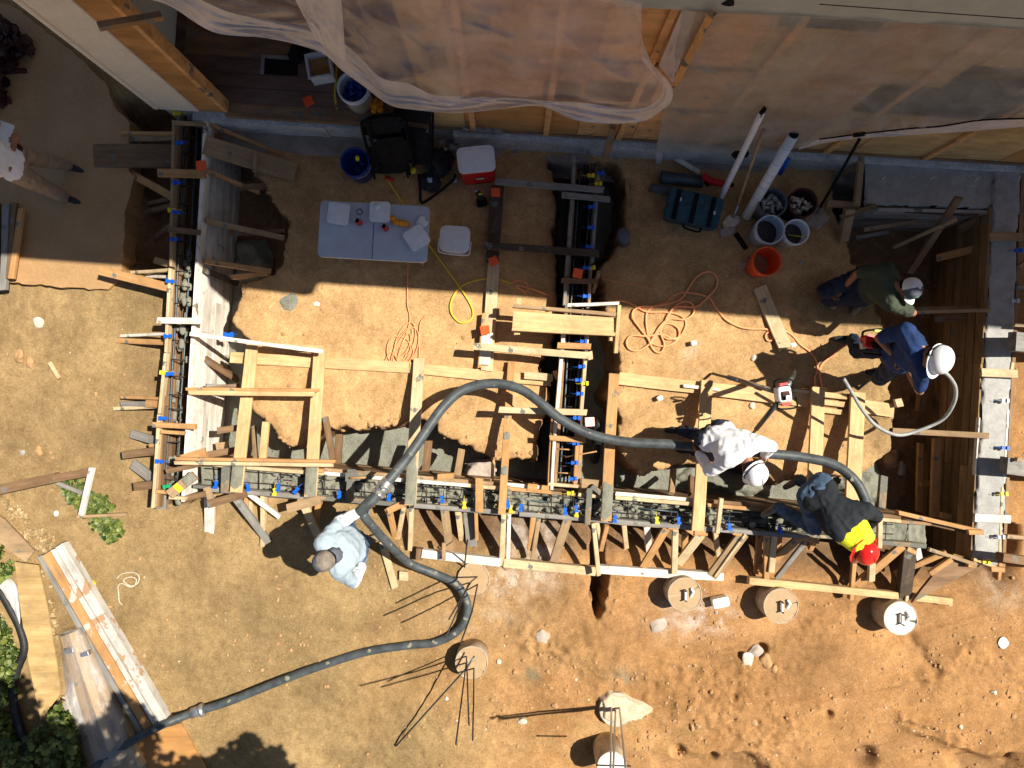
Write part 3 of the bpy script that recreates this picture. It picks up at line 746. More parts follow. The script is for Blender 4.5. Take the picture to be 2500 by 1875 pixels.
# ================================================================== LOOSE PLANKS ACROSS THE TRENCH
loose('''
615 838 575 1202 29 .10 .42 .04 clean | plank | pale plank over the trench nearest the whitewashed left form
780 850 757 1212 29 .10 .42 .04 clean | plank | pale plank over the trench at the right end of the leaning white rails
1023 874 1001 1232 27 .10 .44 .04 pale | plank | pale plank starting beside the coiled orange cord and splashed at its low end
1249 882 1225 1255 18 .10 .42 .05 orange | plank | narrow orange plank under the arched black hose | plank
1500 912 1480 1272 26 .12 .44 .05 orange | plank | orange plank passing under the hose right of the narrow rebar form
1727 928 1704 1296 29 .12 .44 .04 clean | plank | pale plank under the person in the white shirt
1999 945 1984 1290 33 .12 .42 .04 clean | plank | broad pale plank behind the person in the red helmet
2096 958 2082 1240 36 .12 .36 .04 clean | plank | broadest pale plank under the small grey vibrator hose
463 815 787 858 10 .40 .30 .05 white | plank | long white rail crossing the white boards and ending at the second pale plank | rail
640 842 790 848 9 .22 .22 .05 clean | plank | pale strip half hidden behind the long white rail | rail
453 950 777 953 8 .34 .34 .05 orange | plank | thin orange strip lying against the middle pale rail | rail
460 958 768 962 11 .36 .36 .05 clean | plank | middle pale rail across the white boards and two pale planks | rail
428 1120 818 1127 8 .50 .50 .05 orange | plank | long orange edged board along the inner side of the bottom form | rail
425 1130 812 1136 9 .48 .48 .05 pale | plank | long pale rail lying beside the orange edged board | rail
562 872 1002 897 27 .05 .05 .04 clean | plank | long pale ledger plank lying on the dirt left of the orange cord
1000 898 1345 930 26 .06 .06 .04 clean | plank | ledger plank on the dirt under the arched hose
1280 916 1350 922 18 .12 .12 .05 pale | plank | short pale block on the right end of the ledger plank | block
1512 924 1706 946 30 .05 .05 .04 clean | plank | clean plank on the dirt right of the dark hose hole
1735 950 1990 980 32 .05 .05 .04 clean | plank | clean plank on the dirt behind the tripod
1669 942 1758 951 8 .10 .10 .04 white | plank | small white strip on the joint of the two clean planks | strip
1938 953 1980 958 9 .10 .10 .04 pale | plank | small pale strip right of the tripod head | strip
1215 452 1201 640 32 .10 .10 .05 dark | plank | dark grey plank on shaded soil right of the cooler
1229 455 1211 630 12 .06 .06 .04 tan | plank | tan strip along the dark grey plank | strip
1207 618 1188 905 29 .08 .08 .04 pale | plank | pale plank on the dirt under the yellow cord
1181 764 1170 898 9 .12 .12 .05 orange | plank | narrow orange strip against the plank under the yellow cord | strip
1190 812 1182 890 27 .125 .125 .03 white | plank | whitish board laid on the lower end of the plank under the yellow cord
1210 441 1474 464 15 .36 .36 .05 grey | plank | grey tie board between the cooler and the top of the narrow form
1181 599 1463 618 17 .36 .36 .05 dark | plank | dark tie board between the dark grey plank and the narrow form
1156 845 1436 868 17 .40 .40 .05 pale | plank | pale tie board under the box bridge
1218 1000 1433 1007 15 .42 .40 .05 pale | plank | pale tie board crossing the narrow form under the hose
1855 700 1920 852 32 .06 .06 .04 pale | plank | loose plank on the dirt crossing the shadow edge below the red orange bucket
932 1322 964 1436 17 .04 .03 .03 pale | plank | narrow plank on the dirt right of the person in the grey cap
120 885 143 924 9 .03 .03 .02 pale | plank | little stick of wood on the bare dirt at the left | stick
''')
mz = beam('wood_block', 975, 1406, 996, 1408, 22, .05, .05, .04, 'pale', None, 'small square wood block on the dirt beside the narrow plank', 'block')
# stack right
for k, (y, lab) in enumerate(((963, 'topmost'), (982, 'middle'), (1001, 'lowest'))):
    beam('short_board', 2010, y, 2068 - 5 * k, y + 6, 13, .09 - .01 * k, .09 - .01 * k, .05, 'clean', None, f'{lab} of three short boards side by side under the worker with the engine', 'board', 'three short boards')
beam('plank', 2088, 990, 2183, 1003, 33, .08, .07, .04, 'clean', None, 'short broad plank end beside the thin grey hose', 'plank')
beam('wood_block', 2188, 985, 2204, 982, 20, .14, .14, .05, 'pale', None, 'small pale block at the edge of the deep right trench', 'block')
# box bridge
BB = thing('box_bridge', 'shallow plywood box bridge laid across the narrow rebar form', 'bridge', P(1380, 780, .3))
beams(BB, '''
deck_board 1252 782 1502 798 46 .44 .44 .02 clean
side_rail 1252 746 1504 768 9 .50 .50 .09 tan
side_rail 1250 803 1502 816 8 .50 .50 .09 clean
end_post 1266 728 1266 750 14 .48 .48 .09 clean
end_post 1262 806 1262 817 15 .42 .42 .09 clean
end_rail 1512 745 1504 862 9 .50 .44 .09 clean
end_post 1495 812 1493 832 12 .42 .42 .09 clean
''')
beam('plank', 1386, 745, 1512, 740, 8, .46, .46, .05, 'white', None, 'narrow white batten above the box bridge', 'batten')
# right upper timber in the shade
loose('''
2343 485 2222 668 17 .62 -.1 .05 brown | stud_brace | long brown diagonal brace above the crouching person | brace
2332 537 2180 605 9 .55 .0 .05 tan | stud_brace | tan batten crossing the long brown diagonal brace | brace
2078 512 2062 590 22 .30 .1 .09 tan | stud_brace | grey board standing upright at the upper end of the right trench | brace
2055 530 2140 502 13 .26 .3 .05 brown | stud_brace | brown batten over the upper trench beside the buckets | brace
2020 495 2100 502 16 .20 .2 .05 tan | stud_brace | tan batten near the foot of the crowbar | brace
2105 378 2094 500 14 .34 .34 .05 tan | stud_brace | tan upright board against the smooth grey concrete wall | brace
2102 395 2050 430 10 .30 .1 .05 brown | stud_brace | short brown strut between foundation and tan upright board | brace
2120 505 2390 520 14 .22 .22 .05 dark | stud_brace | dark waler along the lower side of the smooth concrete wall | brace
2110 560 2240 540 10 -.1 -.1 .05 tan | stud_brace | pale strip low in the dark upper right trench | brace
2090 580 2170 566 9 -.2 -.1 .05 grey | stud_brace | grey strip lying low beside the upright grey board | brace
2343 560 2420 520 20 -.1 .2 .04 brown | stud_brace | broad brown board leaning on the right form near the top | brace
''')
up_wall = thing('concrete_wall', 'freshly poured smooth grey concrete wall top beside the house foundation', 'wall', P(2270, 450, -.7))
sheet('wall_top', [(2113, 388), (2440, 404), (2432, 508), (2110, 500)], .25, .002, 5, 'cap', up_wall, seed=22, edge=.012, wob=.01)
panel(up_wall, 'form_panel', 2108, 506, 2432, 514, .24, -.72, 6, .035, 'grey', -1)
for x, y in ((2155, 436), (2274, 436), (2383, 440)):
    tube('wire_tie', [(x - 6, y + 4, .25), (x + 7, y - 5, .33)], .006, 'whiteplastic', up_wall, 6, 1)
# ================================================================== HOUSE
S = .40
O_ = P(400, 262, S); E_ = P(2500, 395, S); U_ = (E_ - O_).normalized(); NR = Vector((U_.y, -U_.x, 0))   # NR points to the yard
def WP(u, z, d=0.0): return O_ + U_ * u + NR * d + Vector((0, 0, z - S))
def ray(x, y, d=0.0):
    """wall coordinates (u, z) seen at a pixel, on the wall plane moved out by d"""
    dr = Vector(((x - 1250) / F, (937.5 - y) / F, -1)); c = Vector((0, 0, H)); t = ((O_ + NR * d - c).dot(NR)) / dr.dot(NR); p = c + dr * t
    return (p - O_).dot(U_), p.z
HM = Matrix.Translation(O_ - Vector((0, 0, S))) @ Matrix(((U_.x, -NR.x, 0, 0), (U_.y, -NR.y, 0, 0), (0, 0, 1, 0), (0, 0, 0, 1)))  # local x=u, y=into house, z=up
HO = thing('house', 'two storey house with its lower wall stripped to orange sheathing above the trench', 'house', O_ - Vector((0, 0, S)))
def hbox(name, u0, u1, d0, d1, z0, z1, mat, parent=HO):
    bm = bmesh.new(); box_into(bm, (u0 + u1) / 2, -(d0 + d1) / 2, (z0 + z1) / 2, abs(u1 - u0), abs(d1 - d0), z1 - z0)
    for v in bm.verts: v.co -= Vector(((u0 + u1) / 2, -(d0 + d1) / 2, z0))
    return frombm(name, bm, mat, parent, HM @ Matrix.Translation(((u0 + u1) / 2, -(d0 + d1) / 2, z0)))
UL = (E_ - O_).length + 7
hbox('foundation_wall', -.02, UL, -.16, 0.0, -.9, S - .06, 'foundation')
# rough footing ledge below the wall
def ledge(u0, u1, wd, z, seed):
    X, Y = np.meshgrid(np.arange(u0, u1, .03), np.arange(0, wd + .12, .02)); e = wd + .05 * fbm(X, Y * 0, 2, 4, seed)
    Z = z + .02 * fbm(X, Y, 5, 4, seed + 1) - np.clip((Y - e) / .04, 0, 1) * .35
    me = gridmesh('footing_ledge', X, -Y, Z); return link('footing_ledge', me, 'dusty', HO, HM)
ledge(.25, 2.5, .24, .02, 201); ledge(3.1, 7.0, .16, -.02, 205); ledge(7.0, 8.6, .22, -.05, 209)
hbox('foundation_ledge', .28, 1.75, 0, .085, -.2, S - .09, 'plaster'); hbox('foundation_ledge', 1.75, 2.9, 0, .07, -.2, S - .10, 'plaster'); hbox('foundation_ledge', 3.2, 4.75, 0, .08, -.2, S - .09, 'plaster'); hbox('foundation_ledge', 4.75, 7.4, 0, .095, -.2, S - .10, 'plaster'); hbox('foundation_ledge', 7.4, UL, 0, .08, -.2, S - .08, 'plaster')
hbox('sill_plate', 0.68, 2.62, -.10, .05, S - .06, S, 'brown')
hbox('sill_plate', 2.62, UL, -.10, .03, S - .055, S - .01, 'brown')
hbox('floor_deck', .02, 6, -5, -.10, S - .2, S - .004, 'floorwood')
for k in range(5): hbox('floorboard', .55, 3.4, -.11 - .155 * (k + 1), -.11 - .155 * k - .006, S - .004, S + .012, 'floorwood')
hbox('floor_sheet', .2, 2.02, -1.9, -.61, S - .003, S + .022, 'brown')
hbox('floor_sheet', 2.03, 2.55, -1.9, -.53, S - .003, S + .022, 'brown')
hbox('floor_hatch', 1.09, 1.45, -.60, -.43, S + .005, S + .026, 'darkhole'); hbox('hatch_lip', 1.05, 1.47, -.64, -.60, S + .01, S + .035, 'grey'); hbox('hatch_lip', 1.05, 1.09, -.60, -.43, S + .01, S + .035, 'grey')
uL, _ = ray(430, 262); uD, _ = ray(536, 262)
hbox('white_corner_siding', -.03, .40, -.06, .03, S + .02, 5.4, 'stucco'); hbox('corner_trim', -.07, -.025, -.08, .05, S + .06, 5.4, 'stucco')
hbox('corner_sheathing', .40, .66, -.03, .012, S, 3.2, 'ply'); hbox('door_stud', .66, .71, -.12, .01, S, 3.2, 'orange')
hbox('side_wall', -.02, .08, -8, -.1, S, 5.4, 'stucco')
# sheathing behind the plastic
u = 2.95; k = 0
while u < UL:
    l = random.choice((.40, .61, .81, 1.22)); hbox('sheathing_panel', u, min(u + l - .006, UL), -.03, random.uniform(.006, .014), S, 3.28, random.choice(['ply', 'ply', 'osb', 'orange']) if k % 4 else 'osb'); u += l; k += 1
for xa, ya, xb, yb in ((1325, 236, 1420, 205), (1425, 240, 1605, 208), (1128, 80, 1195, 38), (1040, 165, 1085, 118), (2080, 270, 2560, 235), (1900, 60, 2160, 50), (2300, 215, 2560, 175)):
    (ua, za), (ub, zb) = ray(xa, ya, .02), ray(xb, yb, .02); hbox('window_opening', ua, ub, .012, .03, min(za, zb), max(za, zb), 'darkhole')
for u0 in (3.4, 4.2, 5.0, 5.95, 7.3, 8.4): hbox('wall_stud', u0, u0 + .06, .016, .05, S, 3.2, 'orange')
for z_ in (1.2, 2.1): hbox('wall_batten', 4.0, 5.9, .018, .045, z_, z_ + .06, 'orange')
uc, zc = ray(1560, 18, .05)
def wallpoly(name, uz, d, t, mat):
    bm = bmesh.new(); a = [bm.verts.new(WP(u_, z_, d)) for u_, z_ in uz]; b_ = [bm.verts.new(WP(u_, z_, d - t)) for u_, z_ in uz]; bm.faces.new(a); bm.faces.new(b_[::-1])
    for i in range(len(uz)): bm.faces.new((a[i], b_[i], b_[(i + 1) % len(uz)], a[(i + 1) % len(uz)]))
    bmesh.ops.recalc_face_normals(bm, faces=bm.faces); return centred(name, bm, mat, HO)
sa, sb = ray(1500, 15, .06), ray(2560, 76, .06)
wallpoly('upper_siding', [sa, sb, (sb[0] + 6, sb[1] + .1), (sb[0] + 6, 5.5), (sa[0], 5.5)], .06, .03, 'siding')
wallpoly('upper_wall', [(-.02, 3.22), (sa[0], 3.05), (sa[0], 5.5), (-.02, 5.5)], .02, .05, 'stucco')
ga, gb = ray(2000, 12, .064), ray(2560, 52, .064); wallpoly('siding_groove', [ga, gb, (gb[0], gb[1] + .007), (ga[0], ga[1] + .007)], .0635, .003, 'dark')
st = [ray(x, y, .063) for x, y in ((1760, 10), (1775, 0), (1786, -6), (1793, 4), (1792, 14), (1780, 16), (1768, 14))]; wallpoly('siding_stain', st, .063, .004, 'darkhole')
hbox('sole_trim', 3.3, 3.75, .0, .05, S - .05, S + .03, 'grey'); hbox('sole_trim', 6.25, 6.65, .0, .06, S - .05, S + .04, 'tan'); hbox('sole_trim', 9.6, 10.1, .02, .06, S - .04, S + .03, 'foundation')
# roof with eaves: its edge throws the big shadow
hbox('upper_floor', -.02, UL, -8, -.1, 3.35, 3.5, 'brown')
hbox('back_wall', -.02, UL, -8.1, -8, S, 5.5, 'stucco')
RZ = 5.6
def roofpoly(pts):
    bm = bmesh.new(); a = [bm.verts.new((x, y, RZ)) for x, y in pts]; b_ = [bm.verts.new((x, y, RZ - .15)) for x, y in pts]
    bm.faces.new(a); bm.faces.new(b_[::-1])
    for i in range(len(pts)): bm.faces.new((a[i], b_[i], b_[(i + 1) % len(pts)], a[(i + 1) % len(pts)]))
    bmesh.ops.recalc_face_normals(bm, faces=bm.faces); return centred('roof', bm, 'grey', HO)
def caster(x, y):     # roof edge point whose shadow falls on the soil at pixel x,y
    p = P(x, y); return (p.x - SHX * RZ, p.y - SHY * RZ)
roofpoly([caster(-400, 604), caster(500, 668), caster(510, 697), caster(745, 722), caster(760, 690), caster(1256, 726), caster(2000, 788), caster(3900, 935), (16, 9.5), (-4.2, 9.5), (-4.2, 3.2)])

# ---- plastic sheets
def curve_px(pts, s):
    xs = [p[0] for p in pts]; n_ = len(pts) - 1; t = s * n_; i = min(int(t), n_ - 1); f_ = t - i
    return pts[i][0] * (1 - f_) + pts[i + 1][0] * f_, pts[i][1] * (1 - f_) + pts[i + 1][1] * f_
def resample(pts, n_=40):
    q = spline([Vector((x, y, 0)) for x, y in pts], 6); L = [0]
    for a, c in zip(q, q[1:]): L.append(L[-1] + (c - a).length)
    o = []; j = 0
    for i in range(n_ + 1):
        t = L[-1] * i / n_
        while j < len(L) - 2 and L[j + 1] < t: j += 1
        f_ = (t - L[j]) / max(1e-6, L[j + 1] - L[j]); v = q[j].lerp(q[j + 1], f_); o.append((v.x, v.y))
    return o
def drape(name, top, bot, dtop, dbot, mat, folds, amp, parent, nx=220, ny=70, seed=1, hemf=1.0):
    t_ = resample(top, nx); b_ = resample(bot, nx); bm = bmesh.new(); rows = []
    for j in range(ny + 1):
        v = j / ny; row = []
        for i in range(nx + 1):
            s = i / nx; x = t_[i][0] * (1 - v) + b_[i][0] * v; y = t_[i][1] * (1 - v) + b_[i][1] * v
            w_ = mnoise.noise(Vector((s * folds + 2 * mnoise.noise(Vector((s * 3, v * 2, seed))), v * 1.3, seed * 3.1)))
            w2 = mnoise.noise(Vector((s * folds * 2.7, v * 5 + s * 4, seed * 1.7))) * .4 + mnoise.noise(Vector((s * 4, v * 9 - s * 3, seed * 5.7))) * .5
            d = dtop * (1 - v) + dbot * v + amp * (.35 + .65 * v) * (1 - abs(w_) * 2.2 + w2 * hemf)
            uu, zz = ray(x, y, d); row.append(bm.verts.new(WP(uu, zz, d)))
        rows.append(row)
    for a, c in zip(rows, rows[1:]):
        for k in range(nx): bm.faces.new((a[k], a[k + 1], c[k + 1], c[k]))
    return centred(name, bm, mat, parent, True)
PS = thing('plastic_sheet', 'crumpled translucent sheet with a rolled hem hanging over the middle of the house wall', 'plastic sheet', WP(3.5, .6, .2))
top1 = [(320, -20), (700, -60), (1100, -60), (1400, -50), (1566, -20)]
bot1 = [(330, -6), (410, 12), (520, 78), (640, 92), (715, 106), (790, 132), (835, 172), (890, 212), (950, 256), (1010, 268), (1120, 276), (1220, 266), (1320, 260), (1400, 292), (1490, 302), (1570, 296), (1615, 270), (1638, 248), (1642, 218), (1620, 185), (1572, 138)]
mid1 = [(330, -30), (440, -20), (560, 30), (680, 52), (760, 66), (830, 100), (880, 140), (930, 190), (1000, 205), (1060, 232), (1150, 236), (1240, 238), (1330, 246), (1420, 250), (1500, 262), (1570, 262), (1600, 245), (1616, 225), (1612, 200), (1590, 175), (1566, 145)]
drape('main_film', top1, mid1, .12, .26, 'poly', 11, .085, PS, seed=2)
drape('rolled_hem', mid1, bot1, .28, .30, 'polydense', 9, .045, PS, 260, 22, seed=6, hemf=.25)
drape('loose_fold', [(700, -40), (760, -40), (830, -40)], [(770, 95), (800, 120), (845, 150)], .3, .34, 'polydense', 4, .04, PS, 30, 40, seed=9)
PT = thing('plastic_sheet', 'wide smooth translucent sheet stretched over the right part of the house wall', 'plastic sheet', WP(8.5, .6, .15))
top2 = [(1668, 24), (1740, 30), (2000, 42), (2300, 60), (2560, 76)]
bot2 = [(1600, 376), (1700, 378), (1850, 384), (1960, 368), (2010, 348), (2110, 335), (2300, 318), (2400, 300), (2560, 292)]
drape('film', top2, [(1600, 372), (1700, 372), (1850, 378), (1960, 358), (2010, 338), (2110, 324), (2300, 307), (2400, 292), (2560, 286)], .07, .12, 'polyteal', 7, .045, PT, seed=3)
drape('hem_fold', [(1950, 350), (2010, 338), (2110, 324), (2300, 307), (2400, 292), (2560, 284)], [(1950, 366), (2010, 350), (2110, 337), (2300, 325), (2400, 318), (2560, 304)], .13, .15, 'polydense', 7, .015, PT, 120, 8, seed=5, hemf=.3)
drape('side_flap', [(1664, 26), (1700, 28)], [(1608, 160), (1644, 205)], .06, .10, 'polydense', 3, .02, PT, 16, 40, seed=12)
drape('torn_tail', [(1600, 372), (1618, 374)], [(1602, 408), (1612, 420)], .12, .16, 'polydense', 3, .02, PT, 8, 12, seed=13)
# black edge line of the right sheet
bm = bmesh.new(); tube_into(bm, spline([WP(*ray(x, y, .16), .16) for x, y in ((2000, 340), (2110, 326), (2220, 314), (2300, 308), (2400, 293), (2560, 288))], 5), .008, 6)
centred('edge_cord', bm, 'black', PT, True)
bm = bmesh.new(); a = WP(*ray(1738, 34, .14), .14); c = WP(*ray(1646, 208, .10), .10)
bm.free()
def plain_bar(name, a, c, wd, t, mat, parent=None):
    R = frame(a, c); bm = bmesh.new(); box_into(bm, 0, 0, 0, (c - a).length, wd, t); return frombm(name, bm, mat, parent, Matrix.Translation((a + c) / 2) @ R)
ob = plain_bar('wood_batten', a, c, .05, .05, 'orange'); tag(ob, 'orange batten leaning diagonally on the right plastic sheet', 'batten')
ob = plain_bar('wood_batten', WP(*ray(240, 65, .3), .3), WP(*ray(395, 38, .12), .12), .05, .05, 'brown'); tag(ob, 'brown batten leaning over the orange sheathing at the top left', 'batten')
ob = plain_bar('wall_post', WP(*ray(1478, 385, .22), .22), WP(*ray(1497, 312, .06), .06), .07, .05, 'brown'); tag(ob, 'short brown post leaning on the foundation below the plastic hem', 'post')
#PART3
# ================================================================== REBAR, POURED CONCRETE, TIE CLIPS
def onl(l, x): return l[0][1] + (x - l[0][0]) * (l[1][1] - l[0][1]) / (l[1][0] - l[0][0])
pc = thing('poured_concrete', 'lumpy wet grey concrete half filling the long bottom form', 'concrete', P(1200, 1200, 0))
def strip(x0, x1, z, amp, sc, seed, e0=4, e1=-4):
    sheet('concrete_layer', [(x0, onl(IN, x0) + e0), (x1, onl(IN, x1) + e0), (x1, onl(OUT, x1) + e1), (x0, onl(OUT, x0) + e1)], z, amp, sc, 'paste', pc, step=.013, seed=seed, edge=.01, wob=.004)
strip(488, 640, .18, .012, 9, 31); strip(630, 850, .15, .04, 9, 32); strip(840, 1180, .13, .07, 10, 33); strip(1160, 1560, .15, .07, 10, 34); strip(1550, 1900, .04, .12, 8, 35); strip(1890, 2080, .10, .08, 8, 37); strip(2070, 2262, .18, .025, 9, 36)
RC = thing('rebar_cage', 'dark rebar cage splashed with concrete inside the long bottom form', 'rebar', P(1300, 1200, 0))
for k, (f_, z) in enumerate(((.22, .20), (.42, .12), (.62, .20), (.80, .14))):
    pts = [(x, onl(IN, x) * (1 - f_) + onl(OUT, x) * f_ + random.uniform(-1.2, 1.2), z + random.uniform(-.008, .008)) for x in range(500, 2260, 80)]
    tube('long_bar', pts, .007, 'rebar', RC, 6, 2)
tube('long_bar', [(1240, onl(IN, 1240) + 26, .2), (1300, onl(IN, 1300) + 26, .2), (1340, onl(IN, 1340) + 27, .19)], .010, 'rebarblue', RC, 6, 1)
tube('long_bar', [(1542, onl(IN, 1542) + 24, .21), (1600, onl(IN, 1600) + 24, .21), (1660, onl(IN, 1660) + 26, .2)], .010, 'rebarblue', RC, 6, 1)
x = 522
while x < 2255:
    a, b_ = onl(IN, x) + 7, onl(OUT, x) - 7; x2 = x + random.uniform(-4, 4)
    tube('stirrup', [(x, a, .0), (x, a + 2, .21), (x2, b_ - 2, .22), (x2, b_, .0)], .006, 'rebar', RC, 6, 1); x += 48 + random.uniform(-8, 8)
# cement lumps sticking on the bars
bm = bmesh.new()
for _ in range(230):
    x = random.uniform(500, 1990); f_ = random.uniform(.1, .9); c = P(x, onl(IN, x) * (1 - f_) + onl(OUT, x) * f_, random.uniform(.12, .215)); r = random.uniform(.012, .038)
    g_ = bmesh.ops.create_icosphere(bm, subdivisions=2, radius=r); sx, sy = random.uniform(.9, 2.2), random.uniform(.6, 1.1)
    for v in g_['verts']:
        q = v.co * (1 + .45 * mnoise.noise(v.co * 40 + c * 9)); v.co = c + Vector((q.x * sx, q.y * sy, q.z * .6))
lc = centred('clinging_concrete', bm, 'paste', RC, True); lc['kind'] = 'stuff'
MC = thing('rebar_cage', 'bare blue grey rebar cage inside the narrow form from the foundation', 'rebar', P(1400, 800, 0))
ML, MR = ((1402, 392), (1352, 1178)), ((1461, 400), (1411, 1180))
def mx(y, f_): return (ML[0][0] + (y - 392) * (ML[1][0] - ML[0][0]) / 786) * (1 - f_) + (MR[0][0] + (y - 400) * (MR[1][0] - MR[0][0]) / 780) * f_
for f_, z, mt in ((.25, .16, 'rebarblue'), (.42, .05, 'rebar'), (.55, -.1, 'rebar'), (.72, .16, 'rebarblue'), (.85, .02, 'rebar')):
    tube('long_bar', [(mx(y, f_) + random.uniform(-1, 1), y, z) for y in range(400, 1195, 60)], .011, mt, MC, 6, 2)
y = 415
while y < 1180:
    tube('stirrup', [(mx(y, .15), y, -.3), (mx(y, .15), y, .17), (mx(y, .86), y + random.uniform(-2, 2), .17), (mx(y, .86), y, -.3)], .0075, 'rebar', MC, 6, 1); y += random.choice((26, 34, 40))
for a_, b_ in (((1380, 1116, .2), (1457, 1102, .3)), ((1362, 1096, .2), (1395, 1098, .2)), ((1362, 1154, .2), (1398, 1156, .2))):
    tube('tie_rod', [a_, b_], .008, 'orange', MC, 6, 1)
LC = thing('rebar_cage', 'grey rebar cage with bits of cement inside the left form', 'rebar', P(430, 760, 0))
def lx(y, f_): return (424 + (y - 300) * (374 - 424) / 940) * (1 - f_) + (494 + (y - 300) * (440 - 494) / 935) * f_
for f_, z, mt in ((.42, .18, 'rebarblue'), (.62, .0, 'rebar'), (.82, .14, 'rebarblue'), (.3, -.1, 'rebar')):
    tube('long_bar', [(lx(y, f_) + random.uniform(-1.5, 1.5), y, z) for y in range(280, 1240, 70)], .011, mt, LC, 6, 2)
y = 300
while y < 1225:
    dy = random.uniform(-3, 6); tube('stirrup', [(lx(y, .38), y, -.3), (lx(y, .38), y, .19), (lx(y, .88), y + dy, .19), (lx(y, .88), y + dy, -.3)], .0075, 'rebar', LC, 6, 1); y += random.uniform(34, 52)
bm = bmesh.new()
for _ in range(70):
    y = random.uniform(620, 1220); c = P(lx(y, random.uniform(.4, .95)), y, random.uniform(-.1, .2)); r = random.uniform(.015, .045)
    g_ = bmesh.ops.create_icosphere(bm, subdivisions=2, radius=r); sy = random.uniform(.8, 2.4)
    for v in g_['verts']:
        q = v.co * (1 + .45 * mnoise.noise(v.co * 40 + c * 9)); v.co = c + Vector((q.x, q.y * sy, q.z * .6))
lc = centred('clinging_concrete', bm, 'paste', LC, True); lc['kind'] = 'stuff'
def clip(parent, x, y, z, ang, mat='blueclip', s=.9):
    bm = bmesh.new(); R = Matrix.Rotation(ang, 4, 'Z')
    box_into(bm, 0, 0, 0, .085 * s, .034 * s, .022, R)
    box_into(bm, -.03 * s, 0, .016, .030 * s, .052 * s, .02, R); box_into(bm, .03 * s, 0, .010, .022 * s, .046 * s, .012, R)
    for v in bm.verts: v.co += Vector((0, 0, .012))
    tube_into(bm, [R @ Vector((.03, 0, .02)), R @ Vector((.07, .004, .02)), R @ Vector((.10, .0, .0))], .0025, 5)
    return frombm('tie_clip', bm, mat, parent, Matrix.Translation(P(x, y, z)))
for x, y, m_ in ((441, 350, 0), (434, 447, 0), (433, 519, 0), (427, 585, 0), (417, 687, 0), (412, 821, 0), (417, 913, 0), (400, 1021, 0), (392, 1126, 0), (434, 278, 1), (422, 514, 1), (402, 910, 1), (410, 1187, 2)):
    clip(LF, x, y, .33, random.uniform(-.12, .12), ('blueclip', 'yellow', 'green')[m_])
for x, y, z in ((518, 719, .32), (520, 1040, .1), (512, 1040, .12)): pass
clip(LF, 560, 818, .0, .1, s=1.3)
for x, y, m_ in ((1466, 424, 0), (1445, 506, 0), (1443, 556, 0), (1438, 603, 0), (1431, 655, 0), (1431, 724, 0), (1424, 834, 0), (1420, 895, 0), (1412, 928, 0), (1415, 961, 0), (1407, 1020, 0), (1405, 1082, 0), (1402, 1129, 0), (1399, 1168, 0), (1444, 655, 1), (1442, 430, 1), (1460, 450, 1), (1427, 936, 1), (1392, 1203, 1)):
    clip(MF, x, y, .31, math.pi + random.uniform(-.1, .1), ('blueclip', 'yellow')[m_])
for x, y, m_ in ((529, 1183, 0), (607, 1190, 0), (681, 1190, 0), (725, 1197, 0), (830, 1207, 0), (951, 1213, 0), (1080, 1218, 0), (1240, 1230, 0), (1272, 1238, 0), (1380, 1247, 0), (1407, 1241, 0), (1501, 1266, 0), (1656, 1270, 0), (1780, 1285, 0), (1902, 1293, 0), (672, 1200, 1), (1134, 1232, 1), (1247, 1242, 1), (1408, 1252, 1), (1603, 1269, 1), (2142, 1312, 1)):
    clip(BF, x, y, .31, math.pi / 2 + random.uniform(-.2, .2) - (.5 if x == 725 else 0), ('blueclip', 'yellow')[m_])
for x, y, m_ in ((2484, 612, 0), (2475, 735, 3), (2450, 978, 3), (2450, 1093, 0), (2447, 1205, 1), (2440, 1310, 3), (2404, 1370, 1)):
    clip(RF, x, y, .33, random.uniform(-.1, .1) + math.pi, ('blueclip', 'yellow', 'green', 'paleplastic')[m_])
